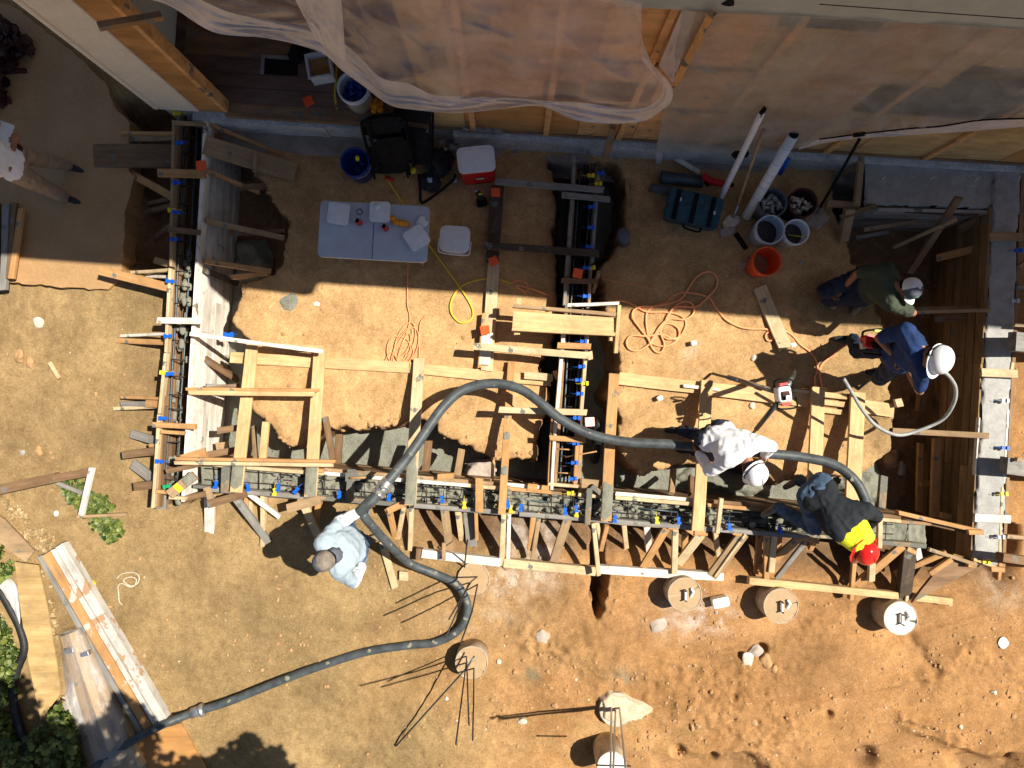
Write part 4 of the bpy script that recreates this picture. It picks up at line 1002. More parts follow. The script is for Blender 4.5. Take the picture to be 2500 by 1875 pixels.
# ================================================================== PIERS
def pier(x, y, z, r, label, top='pier', bolts=True, zb=-.15, rough=.004):
    k = P(x, y, z); T = thing('pier', label, 'pier', (k.x, k.y, zb))
    bm = bmesh.new(); lathe_into(bm, [(r, zb), (r, z - .02), (r, z), (r - .008, z), (r - .008, z - .012), (.001, z - .012)], 48)
    
    for v in bm.verts:
        a_ = math.atan2(v.co.y, v.co.x); v.co.z += (.010 * mnoise.noise(Vector((math.cos(a_) * 3, math.sin(a_) * 3, x))) + .008 * mnoise.noise(Vector((math.cos(a_) * 9, math.sin(a_) * 9, x)))) * (v.co.z > z - .03)
        q_ = 1 + .015 * mnoise.noise(Vector((math.cos(a_) * 4, math.sin(a_) * 4, y))); v.co.x *= q_; v.co.y *= q_
    bmesh.ops.transform(bm, matrix=Matrix.Translation((k.x, k.y, 0)), verts=bm.verts); centred('tube_form', bm, 'pier', T, True).data.materials[0] = MATS['tubecard']
    bm = bmesh.new(); bmesh.ops.create_circle(bm, cap_ends=True, radius=r - .01, segments=48)
    bmesh.ops.inset_region(bm, faces=bm.faces[:], thickness=.03)
    bmesh.ops.subdivide_edges(bm, edges=bm.edges[:], cuts=2, use_grid_fill=True)
    for v in bm.verts: v.co = Vector((k.x + v.co.x, k.y + v.co.y, z - .006 + rough * mnoise.noise(v.co * 25)))
    centred('pier_top', bm, top, T, False)
    if bolts:
        for dy in (-.055, .055):
            bm = bmesh.new(); tube_into(bm, [Vector((k.x, k.y + dy, z - .02)), Vector((k.x, k.y + dy, z + .07))], .009, 8)
            centred('anchor_bolt', bm, 'rebar', T)
        bm = bmesh.new(); box_into(bm, k.x, k.y, z + .03, .02, .12, .03); centred('bolt_strap', bm, 'whiteplastic', T)
        bm = bmesh.new(); tube_into(bm, [Vector((k.x + .07, k.y - .02, z)), Vector((k.x + .09, k.y + .04, z + .03)), Vector((k.x + .07, k.y + .07, z + .01))], .016, 8); centred('paper_scrap', bm, 'whiteblock', T)
    return T
concrete('pierwhite', (.50, .45, .38), (.78, .72, .64), 8, .4, .006)
concrete('sandpale', (.50, .38, .25), (.70, .56, .40), 12, .6, .012)
plain('tubecard', (.50, .41, .30), .8, var=.2)
concrete('sandtop', (.34, .225, .115), (.46, .31, .17), 10, .5, .01)
pier(1156, 1414, .015, .185, 'dirt filled round pier with rebar directly under the long ledger', 'sandtop', False)
pier(1151, 1618, .22, .185, 'round pier with thin upright rebar left of the open dirt at the bottom', 'sandtop', False)
pier(1672, 1452, .25, .192, 'round pier with two bolts and a yellow patch left of the small white block', 'sandtop')
pier(1907, 1480, .25, .198, 'round pier with two bolts under the left end of the clean ledger', 'sandtop')
pier(2199, 1510, .26, .192, 'white topped round pier under the triangular plywood sheet', 'pierwhite')
pier(1505, 1733, .09, .195, 'low pale round pier with spilled sand on its top near the bottom edge', 'pier', False)
pier(1494, 1872, .42, .165, 'white round pier cut by the bottom edge of the view', 'whiteblock', False)
sp_ = sheet('sand_pile', [(1466, 1712), (1490, 1698), (1530, 1700), (1556, 1722), (1592, 1742), (1570, 1758), (1544, 1764), (1500, 1776), (1470, 1756)], .115, .012, 9, 'sandpale', None, 'pale sand spilled over and beside the low pier near the bottom edge', 'sand', step=.012, seed=44, edge=.05, wob=.02)
def rod(lab, pts, r=.0085, mat='rebar', grp=None, nm='rebar_rod'):
    o = tube(nm, pts, r, mat, None, 6, 1); tag(o, lab, 'rebar', grp); return o
rod('tallest upright rebar rod leaving the lower pier towards the bottom edge', [(1139, 1612, .15), (1128, 1700, 1.0), (1113, 1817, 1.95)])
rod('short upright rebar rod in the middle of the lower pier', [(1138, 1600, .15), (1139, 1605, .25), (1145, 1771, 1.6)])
rod('upright rebar rod on the right side of the lower pier', [(1157, 1626, .15), (1156, 1720, 1.1), (1154, 1807, 1.8)])
rod('long straight grey rod leaning from the lower pier to the lower left dirt', [(1158, 1602, .40), (1140, 1630, .38), (966, 1822, .02)], .010, 'rebarblue')
rod('rebar rod bent to the left out of the upper dirt filled pier', [(1165, 1408, .0), (1150, 1420, .4), (1096, 1512, 1.1)])
rod('middle rebar rod leaning out of the upper dirt filled pier', [(1145, 1422, .0), (1130, 1460, .5), (1088, 1556, 1.3)])
rod('rebar rod crossing the hose on the right of the upper dirt filled pier', [(1166, 1426, .0), (1152, 1495, .6), (1124, 1572, 1.2)])
rod('thin rebar rod standing beside the hose under the long ledger', [(1134, 1385, .0), (1138, 1345, .5), (1141, 1318, .3)])
for k, (a_, b_, s_) in enumerate((((1512, 1722), (1530, 1905), 'right'), ((1503, 1728), (1496, 1905), 'middle'), ((1493, 1722), (1490, 1900), 'left'))):
    rod(f'{s_} rod of the three long grey rods rising from the low pale pier', [(*a_, .05), (*b_, 1.75)], .011, 'steel')
rod('thin horizontal rod tied across the white pier at the bottom edge', [(1455, 1868, .9), (1540, 1870, .9)], .009)
# ================================================================== HOSES AND CORDS
def cable(lab, cat, nm, pts, r, mat, sm=6):
    o = tube(nm, pts, r, mat, None, 12 if r > .02 else 6, sm); tag(o, lab, cat); return o
hp = [(200, 1905, .12), (262, 1850, .14), (330, 1805, .16), (400, 1768, .18), (440, 1752, .10), (480, 1737, .06), (560, 1712, .055), (700, 1656, .055), (800, 1620, .055), (900, 1590, .055), (1000, 1575, .055), (1060, 1569, .06), (1110, 1546, .06), (1136, 1512, .07), (1140, 1470, .10), (1112, 1425, .12), (1060, 1400, .10), (1000, 1375, .2), (950, 1330, .5), (905, 1280, .8), (884, 1254, .95)]
HS = thing('concrete_hose', 'thick dark pump hose winding from the bottom left to the red helmeted worker', 'hose', P(884, 1250, 0))
tube('ground_hose', hp, .047, 'hose', HS, 14)
tube('nozzle_hose', [(878, 1250, .97), (892, 1236, 1.0), (915, 1214, .98), (932, 1194, .95)], .056, 'hose', HS, 14)
tube('coupling', [(925, 1203, .965), (940, 1184, .945), (948, 1175, .93)], .066, 'steel', HS, 14, 2)
tube('coupling_ring', [(937, 1189, .95), (942, 1183, .945)], .080, 'steel', HS, 14, 1); tube('coupling_ring', [(921, 1208, .97), (926, 1202, .965)], .074, 'steel', HS, 14, 1)
tube('upper_hose', [(946, 1177, .93), (968, 1150, .88), (1000, 1110, .78), (1040, 1052, .68), (1085, 990, .58), (1135, 950, .52), (1205, 936, .50), (1270, 950, .50), (1320, 984, .52), (1370, 1024, .54), (1440, 1060, .54), (1530, 1079, .54), (1640, 1085, .56), (1720, 1093, .60), (1800, 1100, .62), (1868, 1107, .62), (1950, 1115, .62), (2030, 1132, .66), (2082, 1168, .72), (2110, 1215, .75), (2118, 1262, .70), (2112, 1300, .60)], .053, 'hose', HS, 14)
tube('coupling', [(468, 1741, .06), (498, 1732, .06)], .062, 'steel', HS, 14, 1); tube('coupling_ring', [(490, 1735, .06), (497, 1732, .06)], .075, 'steel', HS, 14, 1)
bm = bmesh.new()
for (hx, hy, hz_) in hp[6:] + [(968, 1150, .88), (1000, 1110, .78), (1040, 1052, .68), (1205, 936, .5), (1440, 1060, .54), (1950, 1115, .62), (2082, 1168, .72), (925, 1203, 1.0), (936, 1190, 1.0)]:
    for _k in range(3):
        c = P(hx + random.uniform(-3, 3), hy + random.uniform(-3, 3), hz_ + .044); r = random.uniform(.008, .02); g_ = bmesh.ops.create_icosphere(bm, subdivisions=2, radius=r)
        for v in g_['verts']: v.co = c + Vector((v.co.x * 1.5, v.co.y * 1.2, v.co.z * .45))
sp2 = centred('concrete_splatter', bm, 'paste', HS, True); sp2['kind'] = 'stuff'
cable('thin grey vibrator hose looping from the blue shirted worker over the right trench', 'hose', 'vibrator_hose', [(2060, 925, .95), (2078, 955, .85), (2105, 1000, .7), (2140, 1040, .6), (2190, 1062, .55), (2240, 1052, .55), (2300, 1025, .62), (2328, 985, .8), (2333, 950, .95), (2322, 925, 1.05), (2300, 905, 1.1), (2270, 898, 1.1)], .020, 'thinhose')
cable('short dark hose arching left of the blue shirted worker', 'hose', 'vibrator_hose', [(2095, 950, .02), (2120, 930, .2), (2160, 908, .5), (2215, 900, .8)], .018, 'hose')
cable('black corrugated pipe curving through the ivy at the left edge', 'pipe', 'drain_pipe', [(-20, 1420, .05), (5, 1450, .05), (28, 1490, .05), (50, 1535, .05), (60, 1585, .06), (40, 1640, .06), (30, 1700, .06), (48, 1775, .06), (72, 1850, .06), (80, 1900, .06)], .045, 'corrug')
cable('black corrugated pipe standing in the trench under the arched hose', 'pipe', 'drain_pipe', [(1460, 1030, .12), (1452, 1122, -.66)], .060, 'corrug', 1)
def gcord(lab, pts, r, mat, cat='cord', dz=.012, over=()):
    """cord lying on the soil along a pixel path; over = (index range, height) where it lies on something"""
    bm = bmesh.new(); q = []
    for i, (x, y) in enumerate(pts):
        h_ = dz
        for a_, b_, hh in over:
            if a_ <= i <= b_: h_ = hh
        q.append(G(x, y, h_) if h_ < .3 else P(x, y, h_))
    tube_into(bm, spline(q, 6), r, 6); o = centred('extension_cord', bm, mat, None, True); return tag(o, lab, cat)
gcord('yellow extension cord from the house floor past the table to a sunlit loop', [(822, 160), (820, 200), (818, 235), (828, 290), (850, 330), (890, 368), (918, 395), (940, 430), (970, 475), (1000, 520), (1048, 598), (1085, 650), (1120, 698), (1148, 742), (1155, 770), (1142, 785), (1122, 787), (1104, 768), (1100, 745), (1108, 722), (1122, 703), (1145, 690), (1180, 682), (1215, 682), (1248, 692)], .012, 'cordyellow', over=((0, 2, .42), (3, 3, .33), (19, 22, .015)))
rc = tube('cord_connector', [G(938, 428), G(950, 444)] and [(940, 432, .03), (962, 441, .03)], .02, 'red', None, 8, 1); tag(rc, 'small red cord connector on the dirt below the black folding chairs', 'connector')
T15 = lambda s, ox=1500, oy=500: [(ox + float(a.split(',')[0]) / 3.318, oy + float(a.split(',')[1]) / 3.318) for a in s.split()]
gcord('orange extension cord running right from the yellow cord and on to the engine', [(1248, 692), (1262, 685), (1280, 688), (1290, 700), (1284, 713), (1268, 704), (1262, 697), (1300, 706), (1340, 719), (1400, 726), (1460, 730)] + T15('0,770 120,795 250,865 400,870 500,885 560,920 575,980 530,1070 460,1130 380,1145 290,1110 260,1000 260,880 320,820 420,790 470,740 540,712 620,716 720,735 780,770 830,850 900,930 1000,985 1100,1005 1230,1010 1285,1050 1275,1095 1235,1098 1222,1055 1270,1018 1370,1020 1440,1060 1500,1130 1580,1190 1630,1260 1640,1340 1620,1400 1630,1480 1680,1505') + [(2000, 900), (2030, 868), (2065, 842), (2105, 825)], .0125, 'cordorange', over=((30 + 29, 30 + 32, .03), (55, 60, .4)))
gcord('pale orange cord coiled in loose loops on the sunlit dirt right of the box bridge', T15('205,825 350,818 480,790 540,760 590,690 640,610 700,560 770,545 825,590 820,670 760,740 700,800 640,830 500,825 440,880 410,940 370,1020 380,1070 400,1130 380,1190 330,1190 290,1130 320,1060 380,970 450,925 560,930 630,890 640,830 600,790 540,790 470,840 420,930 340,1050 290,1120 200,1180 120,1170 95,1110 140,1060 260,1065 380,1050 480,1090 520,1060 510,1000 450,965 380,975 365,1030 420,1085 500,1080'), .0125, 'cordorange', dz=.022)
gcord('loop of orange cord at the shadow edge beside the coiled cord', T15('205,828 150,860 145,920 200,1000 270,1090 285,1135'), .0125, 'cordorange', dz=.03)
q = []
for k in range(64):
    a = k * .6; u_ = math.cos(a) * (34 + 14 * math.sin(k * .31)); v_ = math.sin(a) * (22 + 12 * math.sin(k * .17 + 1)); q.append((984 + 7 * math.sin(k * .13) - .45 * u_ + .85 * v_, 850 + u_ * 1.15 + .25 * v_ + 10 * math.sin(k * .09)))
gcord('thin orange cord coiled in a tangle above the third plank end', [(997, 610), (996, 680), (995, 740), (1000, 790)] + q + [(950, 905), (942, 880), (960, 862), (985, 905), (1010, 900), (1022, 882), (1024, 850), (1026, 792), (1040, 772)], .0065, 'cordorange', dz=.02)
gcord('frayed pale string curled on the bare dirt at the lower left', [(286, 1412), (300, 1400), (325, 1397), (340, 1405), (338, 1422), (322, 1430), (305, 1420), (306, 1412), (322, 1408), (334, 1414), (330, 1428), (318, 1432), (300, 1424), (290, 1430), (291, 1450), (293, 1468), (300, 1476)], .006, 'string', 'string')
gcord('thin taut string across the shaded soil right of the narrow form', [(1466, 680), (1500, 688), (1560, 700), (1600, 708)], .004, 'cordorange', 'string', dz=.03)
# ================================================================== SMALL OBJECTS
def rbox(name, cx, cy, z0, sx, sy, sz, rot, mat, parent=None, bev=.02, seg=3, taper=1.0, base=None):
    """rounded box; cx, cy = pixel of the top centre"""
    c = P(cx, cy, z0 + sz); bm = bmesh.new(); box_into(bm, 0, 0, sz / 2, sx, sy, sz)
    for v in bm.verts:
        if v.co.z < sz / 2: v.co.x *= taper; v.co.y *= taper
    ed = [e for e in bm.edges if abs(e.verts[0].co.z - e.verts[1].co.z) > sz / 2]
    bmesh.ops.bevel(bm, geom=ed, offset=bev, segments=seg, affect='EDGES', profile=.5)
    e2 = [e for e in bm.edges if min(e.verts[0].co.z, e.verts[1].co.z) > sz * .98]
    bmesh.ops.bevel(bm, geom=e2, offset=min(.006, sz * .2), segments=2, affect='EDGES')
    return frombm(name, bm, mat, parent, Matrix.Translation((c.x, c.y, z0)) @ Matrix.Rotation(math.radians(rot), 4, 'Z'))
# folding table
tc = P(912, 565, .74); TB = thing('folding_table', 'pale blue grey folding table with food on it standing in the shade', 'table', (tc.x, tc.y, 0))
rbox('table_top', 912, 565, .70, 1.155, .595, .04, -3.2, 'paleplastic', TB, .05, 5)
R3 = Matrix.Rotation(math.radians(-3.2), 4, 'Z')
bm = bmesh.new(); box_into(bm, 0, 0, 0, .004, .585, .003); frombm('fold_seam', bm, 'black', TB, Matrix.Translation((tc.x - .0, tc.y, .7425)) @ R3)
for sx in (-1, 1):
    for sy in (-1, 1):
        a = Vector((tc.x, tc.y, 0)) + R3 @ Vector((sx * .46, sy * .22, 0)); bm = bmesh.new(); tube_into(bm, [a, a + Vector((0, 0, .70))], .013, 8); centred('leg', bm, 'steel', TB)
def tub(x, y, s, rot, lab, z=.74, extra=None):
    c = P(x, y, z + .10); T = thing('food_tub', lab, 'food tub', (c.x, c.y, z))
    rbox('tub_body', x, y, z, s * .9, s * .9, .075, rot, 'whiteplastic', T, .03, 4, .85)
    rbox('tub_lid', x, y, z + .078, s, s, .016, rot, 'whiteplastic', T, .035, 4); rbox('lid_panel', x, y, z + .095, s * .78, s * .78, .006, rot, 'whiteplastic', T, .025, 4)
    return T
tub(826, 521, .225, -8, 'white square food tub at the left end of the folding table')
tub(927, 517, .215, -2, 'white square food tub with crumpled wrapping on it behind the oranges')
tub(1017, 580, .225, 32, 'white square food tub turned askew at the right end of the folding table')
def crumple(name, x, y, z, r, mat, lab, cat, parent=None, flat=.5, seed=0):
    bm = bmesh.new(); bmesh.ops.create_icosphere(bm, subdivisions=4, radius=r); c = P(x, y, z)
    for v in bm.verts:
        n_ = mnoise.noise(v.co / r * 1.3 + Vector((seed, 0, 0))); n2 = abs(mnoise.noise(v.co / r * 3.5 + Vector((0, seed, 0)))); v.co *= 1 + .45 * n_ - .45 * n2; v.co.z *= flat
    zm = min(v.co.z for v in bm.verts)
    for v in bm.verts: v.co += Vector((c.x, c.y, z - zm))
    o = centred(name, bm, mat, parent, True)
    if lab: tag(o, lab, cat)
    return o
crumple('food_wrapper', 922, 505, .842, .035, 'whiteplastic', 'crumpled white wrapper on top of the middle food tub', 'wrapper', seed=1)
crumple('plastic_bag', 1030, 543, .745, .06, 'whiteplastic', 'crumpled thin white bag on the table above the askew tub', 'bag', flat=.35, seed=2)
def can(x, y, lab, z=.74):
    c = P(x, y, z + .12); T = thing('drink_can', lab, 'can', (c.x, c.y, z)); M = Matrix.Translation((c.x, c.y, z))
    bm = bmesh.new(); lathe_into(bm, [(.026, 0), (.032, .008), (.032, .108), (.027, .12)], 24, M); centred('can_body', bm, 'red', T, True)
    bm = bmesh.new(); lathe_into(bm, [(.027, .119), (.027, .122), (.023, .120)], 24, M); centred('can_lid', bm, 'steel', T)
can(872, 538, 'red drink can standing alone on the left half of the table'); can(937, 552, 'red drink can standing below the middle food tub')
def ball(x, y, z, r, mat, lab, cat, grp=None, nm='orange'):
    bm = bmesh.new(); bmesh.ops.create_uvsphere(bm, u_segments=20, v_segments=12, radius=r); c = P(x, y, z)
    for v in bm.verts: v.co = Vector((v.co.x, v.co.y, v.co.z * .93)) + c
    return tag(centred(nm, bm, mat, None, True), lab, cat, grp)
for (x, y), s_ in zip(((959, 534), (968, 543), (980, 545), (991, 547)), ('leftmost', 'second from the left', 'third from the left', 'rightmost')): ball(x, y, .775, .035, 'orangefruit', f'{s_} of the four oranges in a row on the table', 'orange', 'oranges on the table')
for i, ((x, y), w_) in enumerate(zip(((906, 256), (917, 247), (928, 268), (914, 270), (918, 259), (928, 254)), ('leftmost', 'upper', 'lower right', 'lower left', 'topmost central', 'rightmost'))): ball(x, y, .44 + .04 * (i == 4), .035, 'orangefruit', f'{w_} orange in the small heap beside the bucket of blue clips', 'orange', 'heap of oranges on the house floor')
bm = bmesh.new(); c = P(878, 517, .75); tube_into(bm, [c + Vector((.03 * math.cos(a * .524), .03 * math.sin(a * .524), 0)) for a in range(13)], .004, 6); tag(centred('ring', bm, 'rebar', None, True), 'thin round ring lying on the table above the lone can', 'ring')
# square white bucket
c = P(1110, 583, .38); SB = thing('square_bucket', 'square pale white bucket with a lid and wire handle right of the table', 'bucket', (c.x, c.y, .0))
rbox('bucket_body', 1110, 583, .0, .30, .255, .35, -4, 'whiteplastic', SB, .06, 5, .85); rbox('bucket_lid', 1110, 583, .352, .335, .29, .025, -4, 'whiteplastic', SB, .07, 5); rbox('lid_panel', 1110, 583, .378, .27, .22, .006, -4, 'whiteplastic', SB, .05, 5)
tube('handle', [(1072, 580, .34), (1070, 606, .34), (1076, 616, .33), (1110, 622, .33), (1142, 623, .33), (1147, 612, .34), (1150, 590, .34)], .006, 'whiteplastic', SB, 6)
# cooler
c = P(1162, 388, .53); CO = thing('cooler', 'red picnic cooler with a dirty white lid beside the foundation', 'cooler', (c.x, c.y, 0))
rbox('cooler_body', 1163, 390, .0, .39, .27, .46, 6, 'red', CO, .05, 5, .97); rbox('cooler_lid', 1162, 387, .465, .41, .275, .065, 6, 'whiteplastic', CO, .06, 5); rbox('lid_recess', 1162, 387, .531, .33, .19, .006, 6, 'capwhite', CO, .04, 4)
Rc = Matrix.Rotation(math.radians(6), 4, 'Z'); bm = bmesh.new(); box_into(bm, 0, 0, 0, .09, .006, .05); frombm('badge', bm, 'paleplastic', CO, Matrix.Translation((c.x, c.y, .26)) @ Rc @ Matrix.Translation((.02, -.138, 0)) @ Matrix.Rotation(.06, 4, 'X'))
bm = bmesh.new(); box_into(bm, 0, 0, 0, .035, .004, .03); frombm('badge', bm, 'yellow', CO, Matrix.Translation((c.x, c.y, .26)) @ Rc @ Matrix.Translation((.04, -.142, 0)) @ Matrix.Rotation(.06, 4, 'X'))
# buckets
def bucket(x, y, rpx, mat, lab, z0=0, h=.36, fill=None, filln=0, fz=.6, handle=True, cat='bucket', tilt=(0, 0)):
    r = mpx(rpx, z0 + h); c = P(x, y, z0 + h); T = thing('bucket', lab, cat, (c.x, c.y, z0)); M = Matrix.Translation((c.x, c.y, z0)) @ Matrix.Rotation(tilt[0], 4, 'X') @ Matrix.Rotation(tilt[1], 4, 'Y')
    bm = bmesh.new(); k = .86
    lathe_into(bm, [(.002, .0), (r * k, 0), (r * (k + .12), h * .78), (r * 1.05, h * .80), (r * 1.05, h * .83), (r, h * .84), (r * 1.02, h * .92), (r * 1.06, h * .97), (r * 1.06, h), (r * .97, h), (r * .96, h * .9), (r * k * .97, .012), (.002, .012)], 40, M)
    centred('bucket_body', bm, mat, T, True)
    if fill:
        bm = bmesh.new()
        if filln == 0: lathe_into(bm, [(r * .9, h * fz), (.001, h * fz + .004)], 32, M)
        else:
            for _ in range(filln):
                a = random.uniform(0, 6.28); q = r * .72 * math.sqrt(random.random()); b_ = Matrix.Translation((q * math.cos(a), q * math.sin(a), h * fz + random.uniform(-.05, .05))) @ Matrix.Rotation(random.uniform(0, 6), 4, Vector((random.random(), random.random(), 1)).normalized())
                box_into(bm, 0, 0, 0, random.uniform(.04, .10), random.uniform(.02, .04), random.uniform(.015, .03), M @ b_)
        o = centred('bucket_contents', bm, fill, T)
        if filln: o['kind'] = 'stuff'
    if handle:
        bm = bmesh.new(); s_ = random.choice((-1, 1)) * .9
        tube_into(bm, [M @ Vector((r * 1.08 * math.cos(a), r * 1.08 * math.sin(a) * s_, h * .86 - .06 * math.sin(a))) for a in [math.pi * i / 14 for i in range(15)]], .0035, 5); centred('handle', bm, 'steel', T, True)
    return T
bucket(866, 395, 34, 'blueplastic', 'deep blue bucket with a yellow bottle inside left of the folding chairs', 0, .37, 'blueplastic', 6, .5)
ob = tube('bottle', [(874, 392, .30), (872, 384, .46)], .022, 'yellow', None, 10, 1); tag(ob, 'yellow bottle sticking up inside the deep blue bucket', 'bottle')
bucket(861, 212, 37, 'whiteplastic', 'white bucket full of blue form clips standing on the house floor', .41, .37, 'blueplastic', 60, .72)
bucket(1887, 494, 34, 'capgrey', 'grey bucket of broken rubble beside the long cardboard tube', 0, .36, 'cap', 34, .75)
bucket(1961, 494, 34, 'maroon', 'bucket with a dark red rim holding sticks and bolts', 0, .36, 'palerock', 22, .7)
bucket(1881, 560, 34, 'paleplastic', 'dull grey bucket with dark water below the rubble bucket', 0, .37, 'rebar', 0, .5)
bucket(1945, 566, 30, 'whiteplastic', 'white bucket with dark water and a stick, right of the dull grey bucket', 0, .36, 'rebar', 0, .55)
bucket(1873, 637, 34, 'bucketorange', 'red orange bucket standing alone on the shaded dirt', 0, .36, 'soilrock', 0, .12)
tg = tube('stick', [(1925, 573, .22), (1968, 580, .33)], .006, 'yellow', None, 6, 1); tag(tg, 'thin pale stick inside the white bucket of dark water', 'stick')
# nail tub on the house floor
c = P(778, 158, .62); NT = thing('nail_tub', 'open square white tub of brown nails on the house floor', 'tub', (c.x, c.y, .42))
bm = bmesh.new(); Rn = Matrix.Translation((c.x, c.y, .42)) @ Matrix.Rotation(.17, 4, 'Z'); s_ = .115
for dx, dy, sx, sy in ((s_, 0, .008, .25), (-s_, 0, .008, .25), (0, s_, .238, .008), (0, -s_, .238, .008)): box_into(bm, dx, dy, .1, sx, sy, .2, Rn)
for dx, dy, sx, sy in ((s_ + .01, 0, .022, .27), (-s_ - .01, 0, .022, .27), (0, s_ + .01, .24, .022), (0, -s_ - .01, .24, .022)): box_into(bm, dx, dy, .2, sx, sy, .012, Rn)
box_into(bm, 0, 0, .005, .23, .24, .01, Rn); centred('tub_body', bm, 'whiteplastic', NT)
bm = bmesh.new(); box_into(bm, 0, 0, .12, .218, .218, .01, Rn); centred('nails', bm, 'ply', NT)
for _ in range(1): crumple('tool_bag', 733, 138, .42, .11, 'black', 'dark green black tool bag behind the nail tub on the house floor', 'tool bag', flat=.6, seed=4)
# orange rebar caps / form markers
for x, y, z, rot, lab, mt in ((752, 246, .43, 25, 'neon orange block on the house floor between hatch and clip bucket', 'neon'), (490, 403, .40, 5, 'neon orange block on top of the left form', 'neon'), (1210, 469, .12, 0, 'neon orange block on the dark plank right of the cooler', 'neon'), (1205, 637, .12, 25, 'neon orange block lying just above the sunlit edge below the dark tie board', 'neon'), (1411, 667, .40, -12, 'neon orange block on top of the narrow rebar form', 'neon'), (1184, 806, .14, 10, 'orange block in the sun left of the box bridge', 'bucketorange'), (1440, 1030, .36, 3, 'sun bleached orange and white block beside the hose over the narrow form', 'neonwhite')):
    c = P(x, y, z + .06); T = thing('marker_cap', lab, 'marker cap', (c.x, c.y, z)); rbox('cap_plate', x, y, z + .035, .105, .10, .018, rot, mt, T, .008, 2); rbox('cap_stem', x, y, z, .04, .04, .036, rot, mt, T, .01, 2)
# folding chairs
def chair(x, y, w_, l_, rot, z0, z1, lab, sticker=False):
    c = P(x, y, (z0 + z1) / 2); T = thing('folding_chair', lab, 'chair', (c.x, c.y, 0)); R = Matrix.Rotation(math.radians(rot), 4, 'Z'); tl = math.atan2(z1 - z0, l_); M = Matrix.Translation(c) @ R @ Matrix.Rotation(tl, 4, 'X')
    Lr = math.hypot(l_, z1 - z0)
    def panel_(nm, y0, y1, ww, zoff, dish):
        bm = bmesh.new(); box_into(bm, 0, (y0 + y1) / 2, zoff, ww, y1 - y0, .022)
        bmesh.ops.bevel(bm, geom=[e for e in bm.edges if abs(e.verts[0].co.z - e.verts[1].co.z) > .01], offset=.05, segments=4, affect='EDGES'); frombm(nm, bm, 'black', T, M)
    panel_('seat', -Lr * .42, Lr * .12, w_ * .92, .03, 0); panel_('backrest', Lr * .20, Lr * .48, w_ * .92, .02, 0)
    for s_, zo in ((1, 0), (.9, .045)):
        bm = bmesh.new(); hw = w_ / 2 * s_; tube_into(bm, spline([Vector((-hw, -Lr * .5, zo)), Vector((-hw, 0, zo)), Vector((-hw, Lr * .38, zo)), Vector((-hw * .8, Lr * .49, zo)), Vector((0, Lr * .51, zo)), Vector((hw * .8, Lr * .49, zo)), Vector((hw, Lr * .38, zo)), Vector((hw, 0, zo)), Vector((hw, -Lr * .5, zo))], 5), .013, 8); frombm('frame', bm, 'black', T, M, True)
    bm = bmesh.new(); tube_into(bm, [Vector((-w_ / 2, -Lr * .42, 0)), Vector((w_ / 2, -Lr * .42, 0))], .011, 8); frombm('crossbar', bm, 'black', T, M)
    if sticker: bm = bmesh.new(); box_into(bm, 0, -Lr * .14, .043, .035, .022, .002); frombm('sticker', bm, 'whiteplastic', T, M)
chair(942, 362, .42, .42, 3, .12, .72, 'black folding chair in front with a small white sticker', True)
chair(955, 346, .42, .36, 6, .30, .84, 'black folding chair leaning directly behind the stickered chair')
chair(1012, 328, .40, .50, -8, .20, .86, 'black folding chair leaning rightmost, close to the cooler')
# black bag and straps
bg_ = crumple('tool_bag', 1072, 405, .0, .17, 'blackfab', 'black soft tool bag on the ground between the folding chairs and the cooler', 'bag', flat=.9, seed=6)
bg2 = crumple('tool_bag', 1052, 448, .0, .12, 'blackfab', 'smaller dark bag with clutter below the black soft tool bag', 'bag', flat=.7, seed=8)
tg = tube('strap', [(1022, 425, .12), (1026, 460, .05), (1028, 494, .03), (1045, 488, .03), (1080, 462, .04), (1106, 440, .06), (1112, 425, .1)], .016, 'black', None, 8); tag(tg, 'black strap looping out of the dark bags', 'strap')
for x, y, m_, l in ((1010, 418, 'yellow', 'tiny yellow tool part left of the dark bags'), (1085, 366, 'steel', 'shiny metal tool on the black soft tool bag'), (1110, 440, 'paleplastic', 'pale crumpled paper right of the dark bags'), (1050, 440, 'paleplastic', 'pale wrapper lying on the smaller dark bag')):
    crumple('scrap', x, y, .16 if x < 1100 else .0, .035, m_, l, 'scrap', seed=x)
dr = thing('cordless_drill', 'black and yellow cordless drill on the ground under the cooler', 'drill', P(1174, 488, 0))
rbox('battery', 1176, 492, .0, .12, .09, .07, 10, 'black', dr, .02); tube('drill_body', [(1166, 470, .16), (1178, 486, .16)], .035, 'blackfab', dr, 10, 1); tube('grip', [(1176, 482, .15), (1177, 490, .06)], .022, 'black', dr, 8, 1); rbox('label_strip', 1172, 474, .165, .05, .03, .03, 0, 'yellow', dr, .008); tube('chuck', [(1160, 462, .16), (1166, 470, .16)], .02, 'steel', dr, 8, 1)
# long things leaning on the wall
LV = thing('long_level', 'long silver straightedge with black end caps leaning on the house wall', 'level', P(1756, 490, 0))
def bar3(nm, a, c, wd, t, mat, parent): return plain_bar(nm, P(*a), P(*c), wd, t, mat, parent)
bar3('rail', (1860, 276, 1.66), (1757, 490, .02), .055, .03, 'whiteplastic', LV); bar3('rail_end', (1864, 268, 1.70), (1858, 280, 1.61), .062, .036, 'black', LV); bar3('clamp', (1812, 373, .92), (1808, 381, .86), .13, .06, 'black', LV); bar3('grip', (1793, 372, .84), (1798, 382, .82), .06, .05, 'black', LV)
SV = thing('shovel', 'shovel with a long wooden handle leaning head down on the wall', 'shovel', P(1778, 555, 0))
tube('shovel_handle', [(1864, 318, 1.2), (1832, 410, .66), (1800, 505, .12)], .015, 'tan', SV, 8, 2); tube('shovel_socket', [(1803, 498, .15), (1792, 528, .06)], .02, 'steel', SV, 8, 1)
